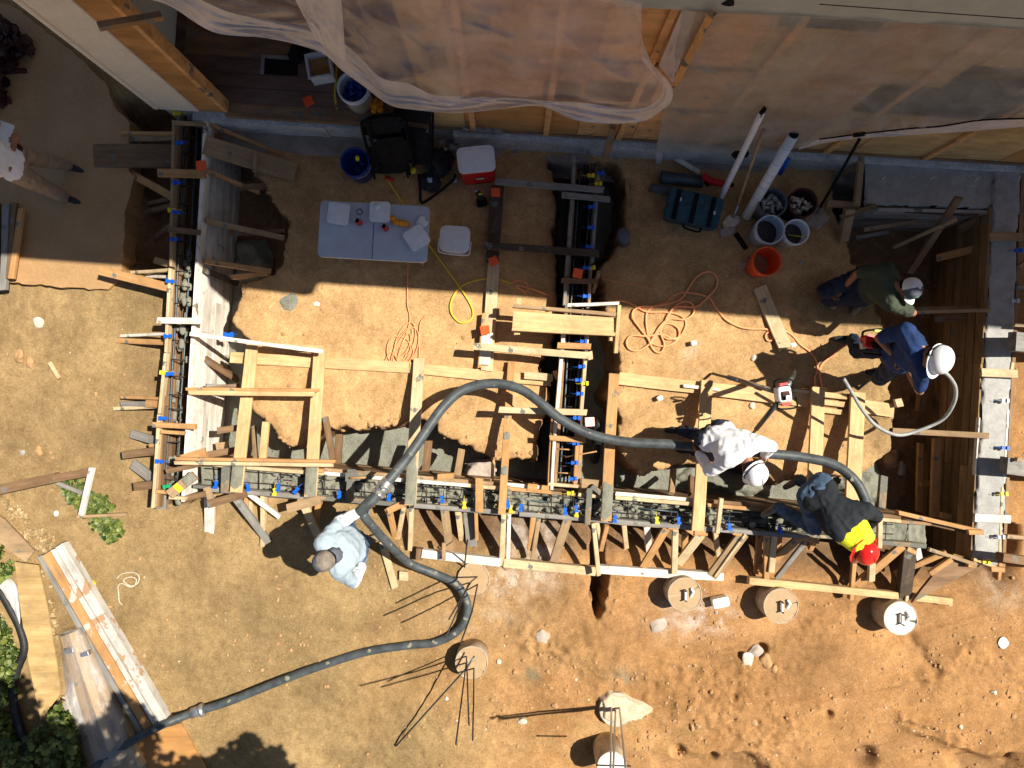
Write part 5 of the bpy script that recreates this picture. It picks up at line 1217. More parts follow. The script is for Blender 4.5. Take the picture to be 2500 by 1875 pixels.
poly_prism('shovel_blade', [(1786, 522), (1804, 528), (1808, 540), (1796, 552), (1782, 560), (1768, 556), (1764, 544), (1774, 530)], .02, .035, 'steel', SV)
CT = thing('cardboard_tube', 'long white cardboard tube with an open dark end leaning on the wall', 'tube', P(1822, 528, 0))
tube('tube_wall', [(1937, 330, 1.15), (1822, 528, .06)], .055, 'whiteplastic', CT, 20, 1); tube('tube_opening', [(1938.6, 327.5, 1.163), (1936, 331.5, 1.14)], .048, 'darkhole', CT, 20, 1)
for f_ in (.12, .3, .42, .5, .58, .72, .86):
    a = P(1937, 330, 1.15).lerp(P(1822, 528, .06), f_); c = P(1937, 330, 1.15).lerp(P(1822, 528, .06), f_ + .006); bm = bmesh.new(); tube_into(bm, [a, c], .0575, 20); centred('tube_band', bm, 'paleplastic', CT)
PB = thing('pry_bar', 'long black pry bar with a bent head leaning on the right plastic sheet', 'pry bar', P(1992, 520, 0))
tube('bar', [(2098, 340, 1.2), (2050, 425, .62), (1994, 520, .04)], .016, 'black', PB, 8, 1); bar3('bar_head', (2084, 330, 1.22), (2112, 327, 1.22), .035, .03, 'black', PB)
tg = tube('blue_level', [(1926, 384, .30), (1904, 425, .1)], .028, 'blueclip', None, 8, 1); tag(tg, 'short bright blue level leaning behind the cardboard tube', 'level')
# toolbox
c = P(1695, 508, .30); TX = thing('toolbox', 'big dark teal toolbox with ribbed lid below the gray pipe', 'toolbox', (c.x, c.y, 0))
rbox('box_body', 1695, 508, .0, .60, .34, .21, -13, 'teal', TX, .03, 3, .95); rbox('lid', 1695, 508, .212, .62, .355, .07, -13, 'teal', TX, .04, 4)
for k in (-.2, 0, .2):
    bm = bmesh.new(); box_into(bm, k, 0, 0, .05, .34, .014); frombm('lid_rib', bm, 'black', TX, Matrix.Translation((c.x, c.y, .287)) @ Matrix.Rotation(math.radians(-13), 4, 'Z'))
tube('handle', [(1668, 545, .2), (1672, 556, .22), (1705, 566, .22), (1712, 556, .2)], .012, 'black', TX, 8)
for x, y in ((1660, 486), (1743, 519)): rbox('sticker', x, y, .288, .035, .04, .004, -13, 'whiteplastic', TX, .005, 1)
tg = tube('drain_pipe', [(1613, 432, .08), (1715, 444, .08)], .07, 'rebarblue', None, 20, 1); tag(tg, 'thick grey pipe length on the ground above the teal toolbox', 'pipe')
tg = tube('drain_pipe', [(1588, 458, .05), (1640, 466, .05)], .05, 'capgrey', None, 16, 1); tag(tg, 'short dark pipe stub left of the teal toolbox', 'pipe')
tg = tube('drain_pipe', [(1522, 570, .30), (1523, 590, .0)], .07, 'capgrey', None, 18, 1); tag(tg, 'dusty round pipe stub standing at the edge of the dark pit', 'pipe')
RT = thing('power_tool', 'red and black power tool lying on the end of the thick grey pipe', 'power tool', P(1745, 445, 0))
tube('tool_body', [(1715, 430, .14), (1742, 444, .14), (1765, 448, .12)], [.04] * 13, 'red', RT, 12) ; tube('tool_nose', [(1765, 449, .12), (1790, 452, .1)], .025, 'black', RT, 10, 1); tube('tool_grip', [(1722, 440, .14), (1728, 452, .06)], .022, 'black', RT, 8, 1)
loose('''1650 386 1708 420 12 .06 .05 .02 white | plank | whitewashed stick on the ground beneath the right plastic sheet | stick
1530 440 1536 500 10 .02 .02 .02 tan | plank | dusty stick on the dirt beside the dark pit | stick''')
BD = thing('brick', 'dusty brick beside the shovel blade', 'brick', P(1775, 566, 0)); rbox('brick_block', 1772, 566, .0, .12, .10, .06, 15, 'lime', BD, .01); rbox('brick_chip', 1788, 562, .0, .07, .08, .05, -20, 'lime', BD, .01)
crumple('plastic_bag', 1988, 535, .0, .13, 'polythin', 'clear crumpled plastic bag right of the red rimmed bucket', 'bag', flat=.7, seed=11)
crumple('blue_scrap', 1780, 738, .0, .03, 'blueclip', 'bright blue scrap on the shaded dirt', 'scrap', flat=.2, seed=12)
tg = tube('broom', [(1796, 570, .04), (1822, 608, .04)], .03, 'black', None, 8, 1); tag(tg, 'black tool handle on the dirt left of the dull grey bucket', 'handle')
for i, (x, y, s_, rot, lab) in enumerate(((1695, 837, .065, 10, 'small white cube on the sunlit dirt right of the cord coil'), (1612, 972, .065, 30, 'small pale cube on the dirt between the ledger and the hose'), (1938, 842, .06, 15, 'small white cube on the dirt beside the end of the loose plank'), (1120, 346, .12, 5, 'largest grey broken brick below the foundation beside the cooler'), (1078, 345, .07, 30, 'small grey brick bit between chairs and cooler'), (1163, 350, .09, 12, 'grey brick piece just above the cooler'), (1445, 366, .10, 0, 'grey block at the foundation beside the short brown post'), (1108, 358, .1, 3, 'flat grey brick under the largest broken brick'))):
    tag(rbox('block', x, y, .02, s_, s_ * .8, .05, rot, 'whiteblock' if i < 3 else 'cap', None, .008, 2), lab, 'block')
tag(rbox('white_block', 1761, 1472, .0, .19, .11, .10, 12, 'whiteblock', None, .02, 3), 'white block lying on the dirt between two round piers', 'block')
# tripod instrument
TP = thing('tripod', 'tripod with a red and white instrument standing over the clean planks', 'tripod', P(1880, 960, 0))
hd = (1906, 962)
tube('leg', [(1740, 912, .02), (1800, 928, .5)], .016, 'rebarblue', TP, 10, 1); tube('leg_sleeve', [(1778, 921, .3), (1890, 955, 1.0)], .027, 'khaki', TP, 10, 1); tube('leg_clamp', [(1846, 943, .72), (1858, 947, .8)], .034, 'red', TP, 10, 1)
tube('leg', [(1944, 900, .02), (1924, 940, 1.0)], .020, 'steel', TP, 10, 1); tube('leg_sleeve', [(1937, 914, .4), (1922, 945, 1.0)], .028, 'rebarblue', TP, 10, 1)
tube('leg', [(1832, 1065, .02), (1870, 1020, .5)], .016, 'rebarblue', TP, 10, 1); tube('leg_sleeve', [(1846, 1048, .25), (1905, 975, 1.0)], .027, 'hose', TP, 10, 1)
rbox('head_plate', 1911, 962, .98, .15, .17, .04, 8, 'black', TP, .03); rbox('instrument_body', 1917, 962, 1.02, .13, .15, .12, 8, 'whiteplastic', TP, .03)
rbox('instrument_panel', 1920, 966, 1.141, .075, .09, .02, 8, 'maroon', TP, .015); rbox('instrument_panel', 1925, 971, 1.165, .04, .04, .03, 8, 'steel', TP, .01); rbox('instrument_grip', 1914, 938, 1.12, .09, .025, .06, 8, 'red', TP, .01); rbox('instrument_grip', 1922, 987, 1.12, .10, .025, .05, 8, 'red', TP, .01)
tube('carry_frame', [(1890, 945, 1.0), (1892, 930, 1.15), (1915, 925, 1.18), (1935, 930, 1.15), (1938, 950, 1.05)], .009, 'black', TP, 8); tube('carry_frame', [(1898, 985, 1.0), (1900, 997, 1.1), (1925, 998, 1.12), (1946, 992, 1.1), (1942, 970, 1.05)], .009, 'black', TP, 8)
# wooden float on the form
FL = thing('float_trowel', 'cement covered hand float lying across the long bottom form', 'trowel', P(873, 1166, .36)); beam('float_board', 843, 1165, 907, 1160, 22, .43, .43, .02, 'cemented', FL); tube('float_handle', [(854, 1167, .44), (862, 1167, .48), (888, 1166, .48), (893, 1165, .44)], .012, 'orange', FL, 8)
# ================================================================== LEFT SIDE TIMBER, DEBRIS, PLANTS
loose('''
-10 495 -10 712 14 .10 .10 .05 dark | plank | dark board at the very left edge of the stacked lumber | plank
14 498 6 708 16 .14 .14 .05 grey | plank | long grey board second from the left in the edge lumber stack | plank
34 494 19 680 12 .16 .16 .05 brown | plank | brown board in the middle of the edge lumber stack | plank
50 508 25 680 13 .18 .18 .05 orange | plank | orange edged board rightmost in the edge lumber stack | plank
-20 1199 135 1166 24 .30 .28 .09 brown | plank | long brown beam entering from the left edge above the ivy patch | beam
128 1169 216 1153 20 .30 .28 .09 brown | plank | short brown beam continuing the long beam to the upright white batten | beam
222 1143 196 1258 12 .34 .30 .05 white | plank | white batten standing across the ivy patch | batten
186 1262 308 1256 7 .12 .10 .04 tan | plank | thin tan batten lying below the white batten on the ivy patch | batten
138 1180 204 1206 10 .10 .08 .04 grey | plank | short grey batten under the short brown beam | batten
-10 175 60 170 10 .1 .1 .04 maroon | plank | dark red stick at the left edge by the slab | stick
''')
DF = thing('door_frame', 'long peeling white and orange door frame lying at the lower left', 'door frame', P(250, 1560, 0))
wood('peeled', (.40, .20, .07), (.56, .31, .13), .35, (.46, .44, .38), .1); wood('peelwhite', (.46, .44, .40), (.60, .57, .52), .45, (.40, .24, .14), .1)
beams(DF, '''
edge_strip 96 1358 350 1798 12 .10 .10 .10 grey
face_board 112 1352 366 1788 22 .13 .13 .06 peeled
bead 128 1342 384 1776 12 .15 .15 .08 peelwhite
outer_board 143 1332 402 1768 21 .17 .17 .12 peelwhite
''')
tag(poly_prism('osb_board', [(36, 1372), (93, 1380), (118, 1495), (147, 1676), (146, 1697), (99, 1757), (69, 1616), (51, 1495)], .04, .06, 'osb'), 'straw coloured strand board lying left of the peeling door frame', 'board')
tag(poly_prism('plywood', [(-30, 1240), (10, 1268), (50, 1310), (84, 1345), (64, 1372), (44, 1360), (-30, 1300)], .05, .07, 'tan'), 'weathered pinkish plywood piece at the left edge above the ivy', 'plywood')
tag(poly_prism('plywood', [(330, 1800), (442, 1765), (515, 1900), (380, 1900)], .02, .045, 'ply'), 'orange plywood sheet under the hose at the bottom left edge', 'plywood')
WB = thing('lumber_bundle', 'bundle of pale lumber wrapped in clear plastic at the lower left', 'lumber', P(240, 1700, 0))
beams(WB, '''
bundle_board 156 1552 245 1880 19 .12 .12 .09 tan
bundle_board 176 1545 285 1870 20 .14 .14 .09 clean
bundle_board 196 1548 325 1860 18 .13 .13 .09 tan
bundle_board 210 1590 345 1870 14 .10 .10 .09 clean
''')
def film(name, a, b_, z, mat, parent, nx=40, ny=14, amp=.02, seed=1):
    bm = bmesh.new(); rows = []; t_, u_ = resample(a, nx), resample(b_, nx)
    for j in range(ny + 1):
        v = j / ny; row = []
        for i in range(nx + 1):
            x = t_[i][0] * (1 - v) + u_[i][0] * v; y = t_[i][1] * (1 - v) + u_[i][1] * v; e_ = abs(v - .5) * 2
            row.append(bm.verts.new(P(x, y, z * (1 - e_ ** 3 * .8) + amp * mnoise.noise(Vector((i * .35, j * .6, seed))))))
        rows.append(row)
    for p_, q_ in zip(rows, rows[1:]):
        for k in range(nx): bm.faces.new((p_[k], p_[k + 1], q_[k + 1], q_[k]))
    return centred(name, bm, mat, parent, True)
film('plastic_wrap', [(143, 1545), (160, 1680), (180, 1760), (225, 1890)], [(205, 1532), (240, 1600), (300, 1730), (360, 1880)], .20, 'polythin', WB, seed=3)
for x, y, r_ in ((167, 1590, -20), (205, 1598, -20)): rbox('silver_tape', x, y, .15, .10, .05, .055, 15, 'steel', WB, .005, 1)
tag(film('clear_film', [(178, 1640), (160, 1690), (155, 1730), (185, 1765)], [(190, 1640), (205, 1690), (215, 1740), (225, 1770)], .06, 'polydense', None, 14, 10, .03, 7), 'milky plastic flap hanging beside the wrapped lumber bundle', 'plastic sheet')
tag(film('cloth', [(-20, 1405), (25, 1412), (45, 1440), (50, 1500)], [(-20, 1440), (0, 1460), (25, 1495), (48, 1540)], .08, 'cloth', None, 20, 10, .02, 5), 'pale pinkish cloth lying in the ivy at the left edge', 'cloth')
def leaf_into(bm, c, s, tilt, kind=0):
    a = random.uniform(0, 6.283); R = Matrix.Rotation(a, 3, 'Z') @ Matrix.Rotation(random.uniform(-tilt, tilt), 3, 'X') @ Matrix.Rotation(random.uniform(-tilt, tilt), 3, 'Y')
    pr = [(0, -.5, 0), (.38, -.28, .06), (.46, .05, .05), (.2, .35, .02), (0, .58, -.04), (-.2, .35, .02), (-.46, .05, .05), (-.38, -.28, .06)]
    vs_ = [bm.verts.new(c + R @ (Vector(p) * s)) for p in pr]; m_ = bm.verts.new(c + R @ Vector((0, 0, -.06)) * s)
    for k in range(8): bm.faces.new((m_, vs_[k], vs_[(k + 1) % 8]))
def inpoly(x, y, poly):
    c = False; L = len(poly)
    for i in range(L):
        (ax, ay), (bx, by) = poly[i], poly[(i + 1) % L]
        if (ay > y) != (by > y) and x < (bx - ax) * (y - ay) / (by - ay) + ax: c = not c
    return c
def leaves(name, polys, n_, s0, s1, zmax, mat, lab, cat, kind=None, tilt=.7, holes=.0):
    bm = bmesh.new()
    for poly in polys:
        xs = [p[0] for p in poly]; ys = [p[1] for p in poly]; k = 0; A = (max(xs) - min(xs)) * (max(ys) - min(ys)); m_ = int(n_ * A / 10000)
        while k < m_:
            x, y = random.uniform(min(xs), max(xs)), random.uniform(min(ys), max(ys)); k += 1
            if inpoly(x, y, poly) and mnoise.noise(Vector((x * .03, y * .03, 3))) > holes: leaf_into(bm, G(x, y, random.uniform(.02, zmax)), random.uniform(s0, s1), tilt)
    o = centred(name, bm, mat); return tag(o, lab, cat, None, kind)
leaves('ivy', [[(-40, 1320), (20, 1335), (42, 1385), (35, 1412), (-40, 1412)], [(-60, 1480), (10, 1490), (45, 1560), (62, 1620), (60, 1690), (20, 1720), (60, 1800), (140, 1740), (165, 1700), (205, 1790), (215, 1900), (-60, 1900)]], 750, .03, .085, .22, 'ivy', 'dark green ivy and ground plants filling the lower left corner', 'ivy', 'stuff', .8, -.15)
leaves('ground_plant', [[(160, 1175), (200, 1165), (225, 1200), (270, 1210), (285, 1240), (270, 1262), (300, 1270), (308, 1300), (280, 1326), (262, 1318), (235, 1290), (200, 1240), (165, 1212)]], 700, .03, .075, .09, 'ivy', 'sprawling green plant on the dirt under the white batten', 'plant', None, .5, -.25)
leaves('dry_leaves', [[(0, 1205), (50, 1210), (80, 1280), (130, 1300), (140, 1350), (80, 1345), (40, 1290)], [(100, 1380), (130, 1430), (142, 1520), (150, 1600), (120, 1500)], [(150, 1690), (200, 1740), (190, 1800), (140, 1720)]], 420, .02, .05, .03, 'dryleaf', 'litter of dry tan leaves beside the boards at the lower left', 'leaves', 'stuff', .5, -.3)
leaves('dead_plant', [[(-40, 80), (40, 75), (85, 105), (90, 130), (60, 160), (-40, 200)], [(-30, 200), (30, 200), (28, 260), (-30, 290)]], 520, .06, .14, .35, 'deadleaf', 'dark red dead plant heap at the upper left edge', 'plant', None, .9, -.3)
leaves('yellow_leaf', [[(222, 1412), (234, 1412), (234, 1438), (224, 1438)]], 200, .05, .08, .03, 'yellow', 'single bright yellow leaf on the bare dirt', 'leaf', None, .4, -9)
# tree beyond the lower edge, throwing the leafy shadow
TR = thing('tree', 'leafy tree whose crown hangs out of view over the lower left corner', 'tree', (-1.2, -8.2, 0))
bm = bmesh.new()
def shp(x, y, z): p = P(x, y); return Vector((p.x - SHX * z, p.y - SHY * z, z))
cl = [(shp(x, y, z), r) for x, y, z, r in ((605, 1875, 4.4, .26), (655, 1850, 4.5, .17), (605, 1815, 4.6, .10), (550, 1885, 4.3, .22), (520, 1870, 4.3, .12), (640, 1920, 4.3, .4), (500, 1960, 4.2, .5), (300, 1745, 4.6, .22), (345, 1760, 4.5, .18), (250, 1790, 4.5, .25), (320, 1830, 4.4, .30), (200, 1850, 4.5, .35), (100, 1830, 4.5, .36), (60, 1760, 4.5, .28), (20, 1700, 4.5, .25), (60, 1900, 4.3, .5), (370, 1930, 4.3, .5), (0, 1850, 4.3, .5), (200, 1950, 4.2, .6), (480, 1860, 4.4, .08), (290, 1700, 4.5, .08), (575, 1850, 4.4, .2), (665, 1875, 4.4, .18), (460, 1885, 4.3, .16), (150, 1800, 4.4, .3), (260, 1870, 4.3, .35), (330, 1790, 4.5, .16), (20, 1790, 4.4, .35), (130, 1880, 4.3, .4))]
for c, r in cl:
    for _ in range(int(50 + 1500 * r * r)):
        v = Vector((random.gauss(0, 1), random.gauss(0, 1), random.gauss(0, .6))).normalized() * r * random.random() ** .4; leaf_into(bm, c + v, random.uniform(.07, .11), 1.2)
for _ in range(60):
    c = Vector((random.uniform(-4, 3), random.uniform(-9, -5.2), random.uniform(3.2, 5))); r = .55
    for _k in range(110): leaf_into(bm, c + Vector((random.gauss(0, r * .5), random.gauss(0, r * .5), random.gauss(0, r * .4))), .12, 1.2)
centred('crown', bm, 'treeleaf', TR)
bm = bmesh.new(); base = Vector((-1.2, -8.2, 0)); fork = Vector((-1.2, -7.4, 2.3)); tube_into(bm, spline([base + Vector((0, 0, -.1)), Vector((-1.3, -7.9, 1.2)), fork], 5), [.20 - .008 * i for i in range(11)], 12)
for c, r in cl[::2]: tube_into(bm, spline([fork, fork.lerp(c, .5) + Vector((0, 0, .5)), c], 4), [.07 - .0065 * i for i in range(9)], 6)
centred('trunk', bm, 'bark', TR, True)
# rocks and gravel
def rock_into(bm, c, r, seed, flat=.6, sub=2):
    g_ = bmesh.ops.create_icosphere(bm, subdivisions=sub, radius=r); ax = (random.uniform(.7, 1.2), random.uniform(.7, 1.2))
    for v in g_['verts']:
        q = v.co * (1 + .5 * mnoise.noise(v.co / r * .9 + Vector((seed, seed * .7, 0)))); v.co = c + Vector((q.x * ax[0], q.y * ax[1], q.z * flat))
RK = [(1608, 1530, 22, 'flat hexagonal brown rock below the two bolted pier', 'lime'), (1868, 1615, 16, 'rounded brown rock beside the dark hollow right of centre', 'soilrock'), (1888, 1632, 10, 'small rock touching the rounded brown rock', 'soilrock'), (1325, 1552, 20, 'broken concrete lump half buried right of the hose bend', 'lime'), (1843, 1590, 15, 'grey pink stone above the rounded brown rock', 'lime'), (1825, 1610, 17, 'flat pale stone left of the rounded brown rock', 'palerock'), (1690, 1775, 9, 'left of two stones near the bottom centre right', 'soilrock'), (1703, 1773, 8, 'right of two stones near the bottom centre right', 'soilrock'), (1840, 1765, 8, 'lone stone with a dark side low in the dirt', 'soilrock'), (96, 1102, 11, 'round stone on the bare dirt above the long brown beam', 'soilrock'), (55, 1105, 6, 'tiny grey stone left of the round stone', 'cap'), (95, 788, 12, 'pale broken rock below the slab', 'palerock'), (50, 870, 14, 'left one of two stones side by side on the left dirt', 'soilrock'), (75, 885, 14, 'right one of two stones side by side on the left dirt', 'soilrock'), (138, 1254, 8, 'white pebble left of the ivy patch', 'whiteblock'), (1942, 875, 9, 'tan stone beside the tripod top', 'soilrock'), (1840, 873, 8, 'tan stone between the loose plank and the tripod', 'palerock'), (1835, 990, 9, 'stone beneath the clean planks', 'palerock'), (1820, 645, 11, 'grey stone left of the red orange bucket', 'cap'), (1955, 642, 8, 'grey stone right of the red orange bucket', 'cap'), (705, 738, 18, 'flat grey splash of dried concrete on the pad', 'wetconc'), (773, 742, 7, 'white pebble on the pad beside the dried concrete splash', 'whiteblock'), (2172, 1120, 26, 'angular brown rock on the bank of the right trench', 'soilrock'), (2130, 1170, 22, 'cement smeared rock at the end of the broadest pale plank', 'paste'), (2200, 1145, 20, 'pinkish rock in the shaded bank of the right trench', 'lime'), (1218, 1555 + 60, 7, 'pale stone right of the lower pier', 'palerock'), (1257, 1640, 8, 'tan stone farther right of the lower pier', 'soilrock'), (1355, 1722, 8, 'stone in the dirt left of the low pale pier', 'soilrock'), (1275, 1760, 9, 'stone low in the middle dirt', 'palerock'), (2450, 1570, 14, 'white crusty patch of lime at the right edge', 'whiteblock'), (1090, 1705, 5, 'tiny white pebble beside the long straight grey rod', 'whiteblock'), (2345, 1775, 8, 'pale stone low on the right dirt', 'palerock'), (2425, 1690, 8, 'stone near the right edge of the dirt', 'palerock'), (195, 1585 + 5, 4, 'tiny scrap beside the door frame', 'palerock')]
for i, (x, y, rp, lab, mt) in enumerate(RK[:-1]):
    bm = bmesh.new(); rr = mpx(rp) * .95; g_ = G(x, y); fl = .16 if 'splash' in lab or 'crusty' in lab else (.3 if 'flat' in lab or 'half' in lab else .6); rock_into(bm, g_ + Vector((0, 0, rr * fl * .25)), rr, i * 3.3, fl, 3); tag(centred('rock', bm, mt), lab, 'rock')
def scatter(name, n_, fn, r0, r1, mat, lab, sub=1, cat='gravel', flat=.6):
    bm = bmesh.new(); k = 0; tries = 0
    while k < n_ and tries < n_ * 40:
        tries += 1; x, y = random.uniform(-20, 2520), random.uniform(380, 1890); w_ = fn(x, y)
        if random.random() > w_: continue
        g_ = G(x, y)
        if g_.z < -.3 and random.random() > .15: continue
        r = r0 + (r1 - r0) * random.random() ** 5; rock_into(bm, g_ + Vector((0, 0, r * .1)), r, k, flat, sub); k += 1
    o = centred(name, bm, mat, None, False); return tag(o, lab, cat, None, 'stuff')
def dens(x, y):
    c = mnoise.noise(Vector((x * .006, y * .006, 1))) + .6 * mnoise.noise(Vector((x * .02, y * .02, 7)))
    b_ = .12
    if y > 1290: b_ = .30 + .35 * min(1, max(0, (x - 900) / 500))
    if x > 2440: b_ = .6
    if 600 < x < 2180 and y < 1150: b_ = .10
    if x < 300 and y < 700: b_ = .01
    if x < 200 and y > 1350: b_ = .15
    rg = max(0, 1 - abs(y - (1560 + .22 * (x - 1200) + 25 * math.sin(x * .01))) / 35) * (1 if 1200 < x < 2450 else 0) + max(0, 1 - abs(y - (1720 + 20 * math.sin(x * .013))) / 30) * (1 if 1250 < x < 2200 else 0)
    return max(0, b_ * (.5 + 2.6 * c)) + rg * .9
scatter('gravel', 3600, dens, .004, .028, 'soilrock', 'brown gravel and clods scattered over the dirt')
scatter('gravel', 500, dens, .004, .015, 'palerock', 'pale gravel bits scattered over the dirt')
def dl(x, y):
    d1 = math.hypot((x - 1290) / 60, (y - 1320) / 70); d2 = math.hypot((x - 1730) / 70, (y - 1500) / 45); d3 = math.hypot((x - 1230) / 110, (y - 1420) / 60); d4 = math.hypot((x - 1690), (y - 870)) / 28; return max(0, 1 - d1) + .6 * max(0, 1 - d2) + .4 * max(0, 1 - d3) + .5 * max(0, 1 - d4) + .8 * (1335 > y > 1255 and 1250 < x < 1375)
scatter('lime_debris', 900, dl, .006, .03, 'lime', 'whitish crushed lime and concrete crumbs around the outer braces', cat='debris')
def dclod(x, y):
    s_ = 0
    for px_, py_ in ((800, 1055), (900, 1058), (980, 1050), (700, 1095), (1120, 1095), (1200, 1130), (1290, 1140), (1520, 1130), (1560, 1155), (1340, 1040), (1460, 960), (1440, 900), (2150, 1160), (2180, 1010), (2190, 880), (600, 690), (640, 330), (620, 430)): s_ = max(s_, 1 - math.hypot(x - px_, y - py_) / 60)
    return s_
scatter('bank_clods', 900, dclod, .008, .045, 'soilrock', 'crumbled dirt clods along the broken trench edge', cat='clods')
# cement splashes on planks (thin crusts, in each board's own frame)
def board(prefix): return [o for o in bpy.data.objects if o.get('label', '').startswith(prefix)][0]
def splash(o, fx, rx, ry, seed=1):
    L = max(v.co.x for v in o.data.vertices); W_ = max(v.co.y for v in o.data.vertices); bm = bmesh.new(); c = Vector((fx * L, 0, 0)); q = []
    for k in range(40):
        a = k * 2 * math.pi / 40; r = 1 + .45 * mnoise.noise(Vector((math.cos(a) * 1.3, math.sin(a) * 1.3, seed))) + .12 * mnoise.noise(Vector((math.cos(a) * 5, math.sin(a) * 5, seed)))
        q.append(Vector((max(-L * .995, min(L * .995, c.x + rx * r * math.cos(a))), max(-W_ * .96, min(W_ * .96, ry * r * math.sin(a))), .0)))
    ring = [bm.verts.new(p + Vector((0, 0, .0015))) for p in q]; inn = [bm.verts.new(c.lerp(p, .8) + Vector((0, 0, .008 + .004 * mnoise.noise(p * 30)))) for p in q]; m_ = bm.verts.new(c + Vector((0, 0, .010)))
    for k in range(40): bm.faces.new((ring[k], ring[(k + 1) % 40], inn[(k + 1) % 40], inn[k])); bm.faces.new((inn[k], inn[(k + 1) % 40], m_))
    frombm('cement_splash', bm, 'paste', o, None, True).matrix_basis = Matrix.Translation((0, 0, .004))
for pre, fx, rx, ry, sd_ in (('pale plank over the trench nearest', .78, .16, .09, 1), ('pale plank over the trench at the right end', .80, .22, .09, 2), ('pale plank starting beside', .55, .20, .06, 3), ('pale plank starting beside', .82, .28, .09, 4), ('orange plank passing under', .72, .22, .08, 5), ('narrow orange plank under', -.0, .05, .04, 6), ('narrow orange plank under', .45, .05, .05, 7), ('short board with yellow', .55, .08, .08, 8)): splash(board(pre), fx, rx, ry, sd_)
# ================================================================== PEOPLE
def hull_into(bm, pts_r):
    t = bmesh.new()
    for p, r in pts_r: bmesh.ops.create_icosphere(t, subdivisions=2, radius=r, matrix=Matrix.Translation(p))
    h = bmesh.ops.convex_hull(t, input=t.verts); dele = list({g_ for g_ in h['geom_interior'] + h['geom_unused'] if isinstance(g_, bmesh.types.BMVert)})
    bmesh.ops.delete(t, geom=dele, context='VERTS'); me = bpy.data.meshes.new('t'); t.to_mesh(me); t.free(); bm.from_mesh(me); bpy.data.meshes.remove(me)
def ell_into(bm, c, rad, R=None):
    bmesh.ops.create_icosphere(bm, subdivisions=3, radius=1, matrix=Matrix.Translation(c) @ (R.to_4x4() if R else Matrix()) @ Matrix.Diagonal((*rad, 1)))
def blob(name, bm, mat, parent, vox=.009, smooth=4, fold=0, fs=9, seed=0):
    me = bpy.data.meshes.new(name); bm.to_mesh(me); bm.free(); t = bpy.data.objects.new('t', me); COL.objects.link(t)
    m1 = t.modifiers.new('r', 'REMESH'); m1.mode = 'VOXEL'; m1.voxel_size = vox; m2 = t.modifiers.new('s', 'SMOOTH'); m2.iterations = smooth; m2.factor = .6
    dg = bpy.context.evaluated_depsgraph_get(); me2 = bpy.data.meshes.new_from_object(t.evaluated_get(dg)); bpy.data.objects.remove(t); bpy.data.meshes.remove(me); me2.name = name
    if fold:
        co = [v.co.copy() for v in me2.vertices]; no = [v.normal.copy() for v in me2.vertices]
        for v, c, n_ in zip(me2.vertices, co, no):
            q = c + .1 * Vector((mnoise.noise(c * 4), mnoise.noise(c * 4 + Vector((5, 5, 5))), 0)); w_ = mnoise.noise(Vector((q.x * fs * 1.5 + q.y * fs * .6, q.y * fs * .5 - q.z * fs * .4, q.z * fs + seed)))
            v.co = c + n_ * fold * (1 - 2.4 * abs(w_) + .8 * mnoise.noise(c * 22 + Vector((seed, 0, 0))))
    for p in me2.polygons: p.use_smooth = True
    return link(name, me2, mat, parent)
def ik(a, b_, l1, l2, pole):
    d = b_ - a; L = d.length
    if L > l1 + l2 - .005: return a + d * (l1 / (l1 + l2))
    x = (l1 * l1 - l2 * l2 + L * L) / (2 * L); h = math.sqrt(max(0, l1 * l1 - x * x)); u_ = d.normalized(); p = pole - u_ * pole.dot(u_)
    return a + u_ * x + p.normalized() * h
def basis(up, fwd):
    z = up.normalized(); y = (fwd - z * fwd.dot(z)).normalized(); x = y.cross(z); return Matrix((x, y, z)).transposed()
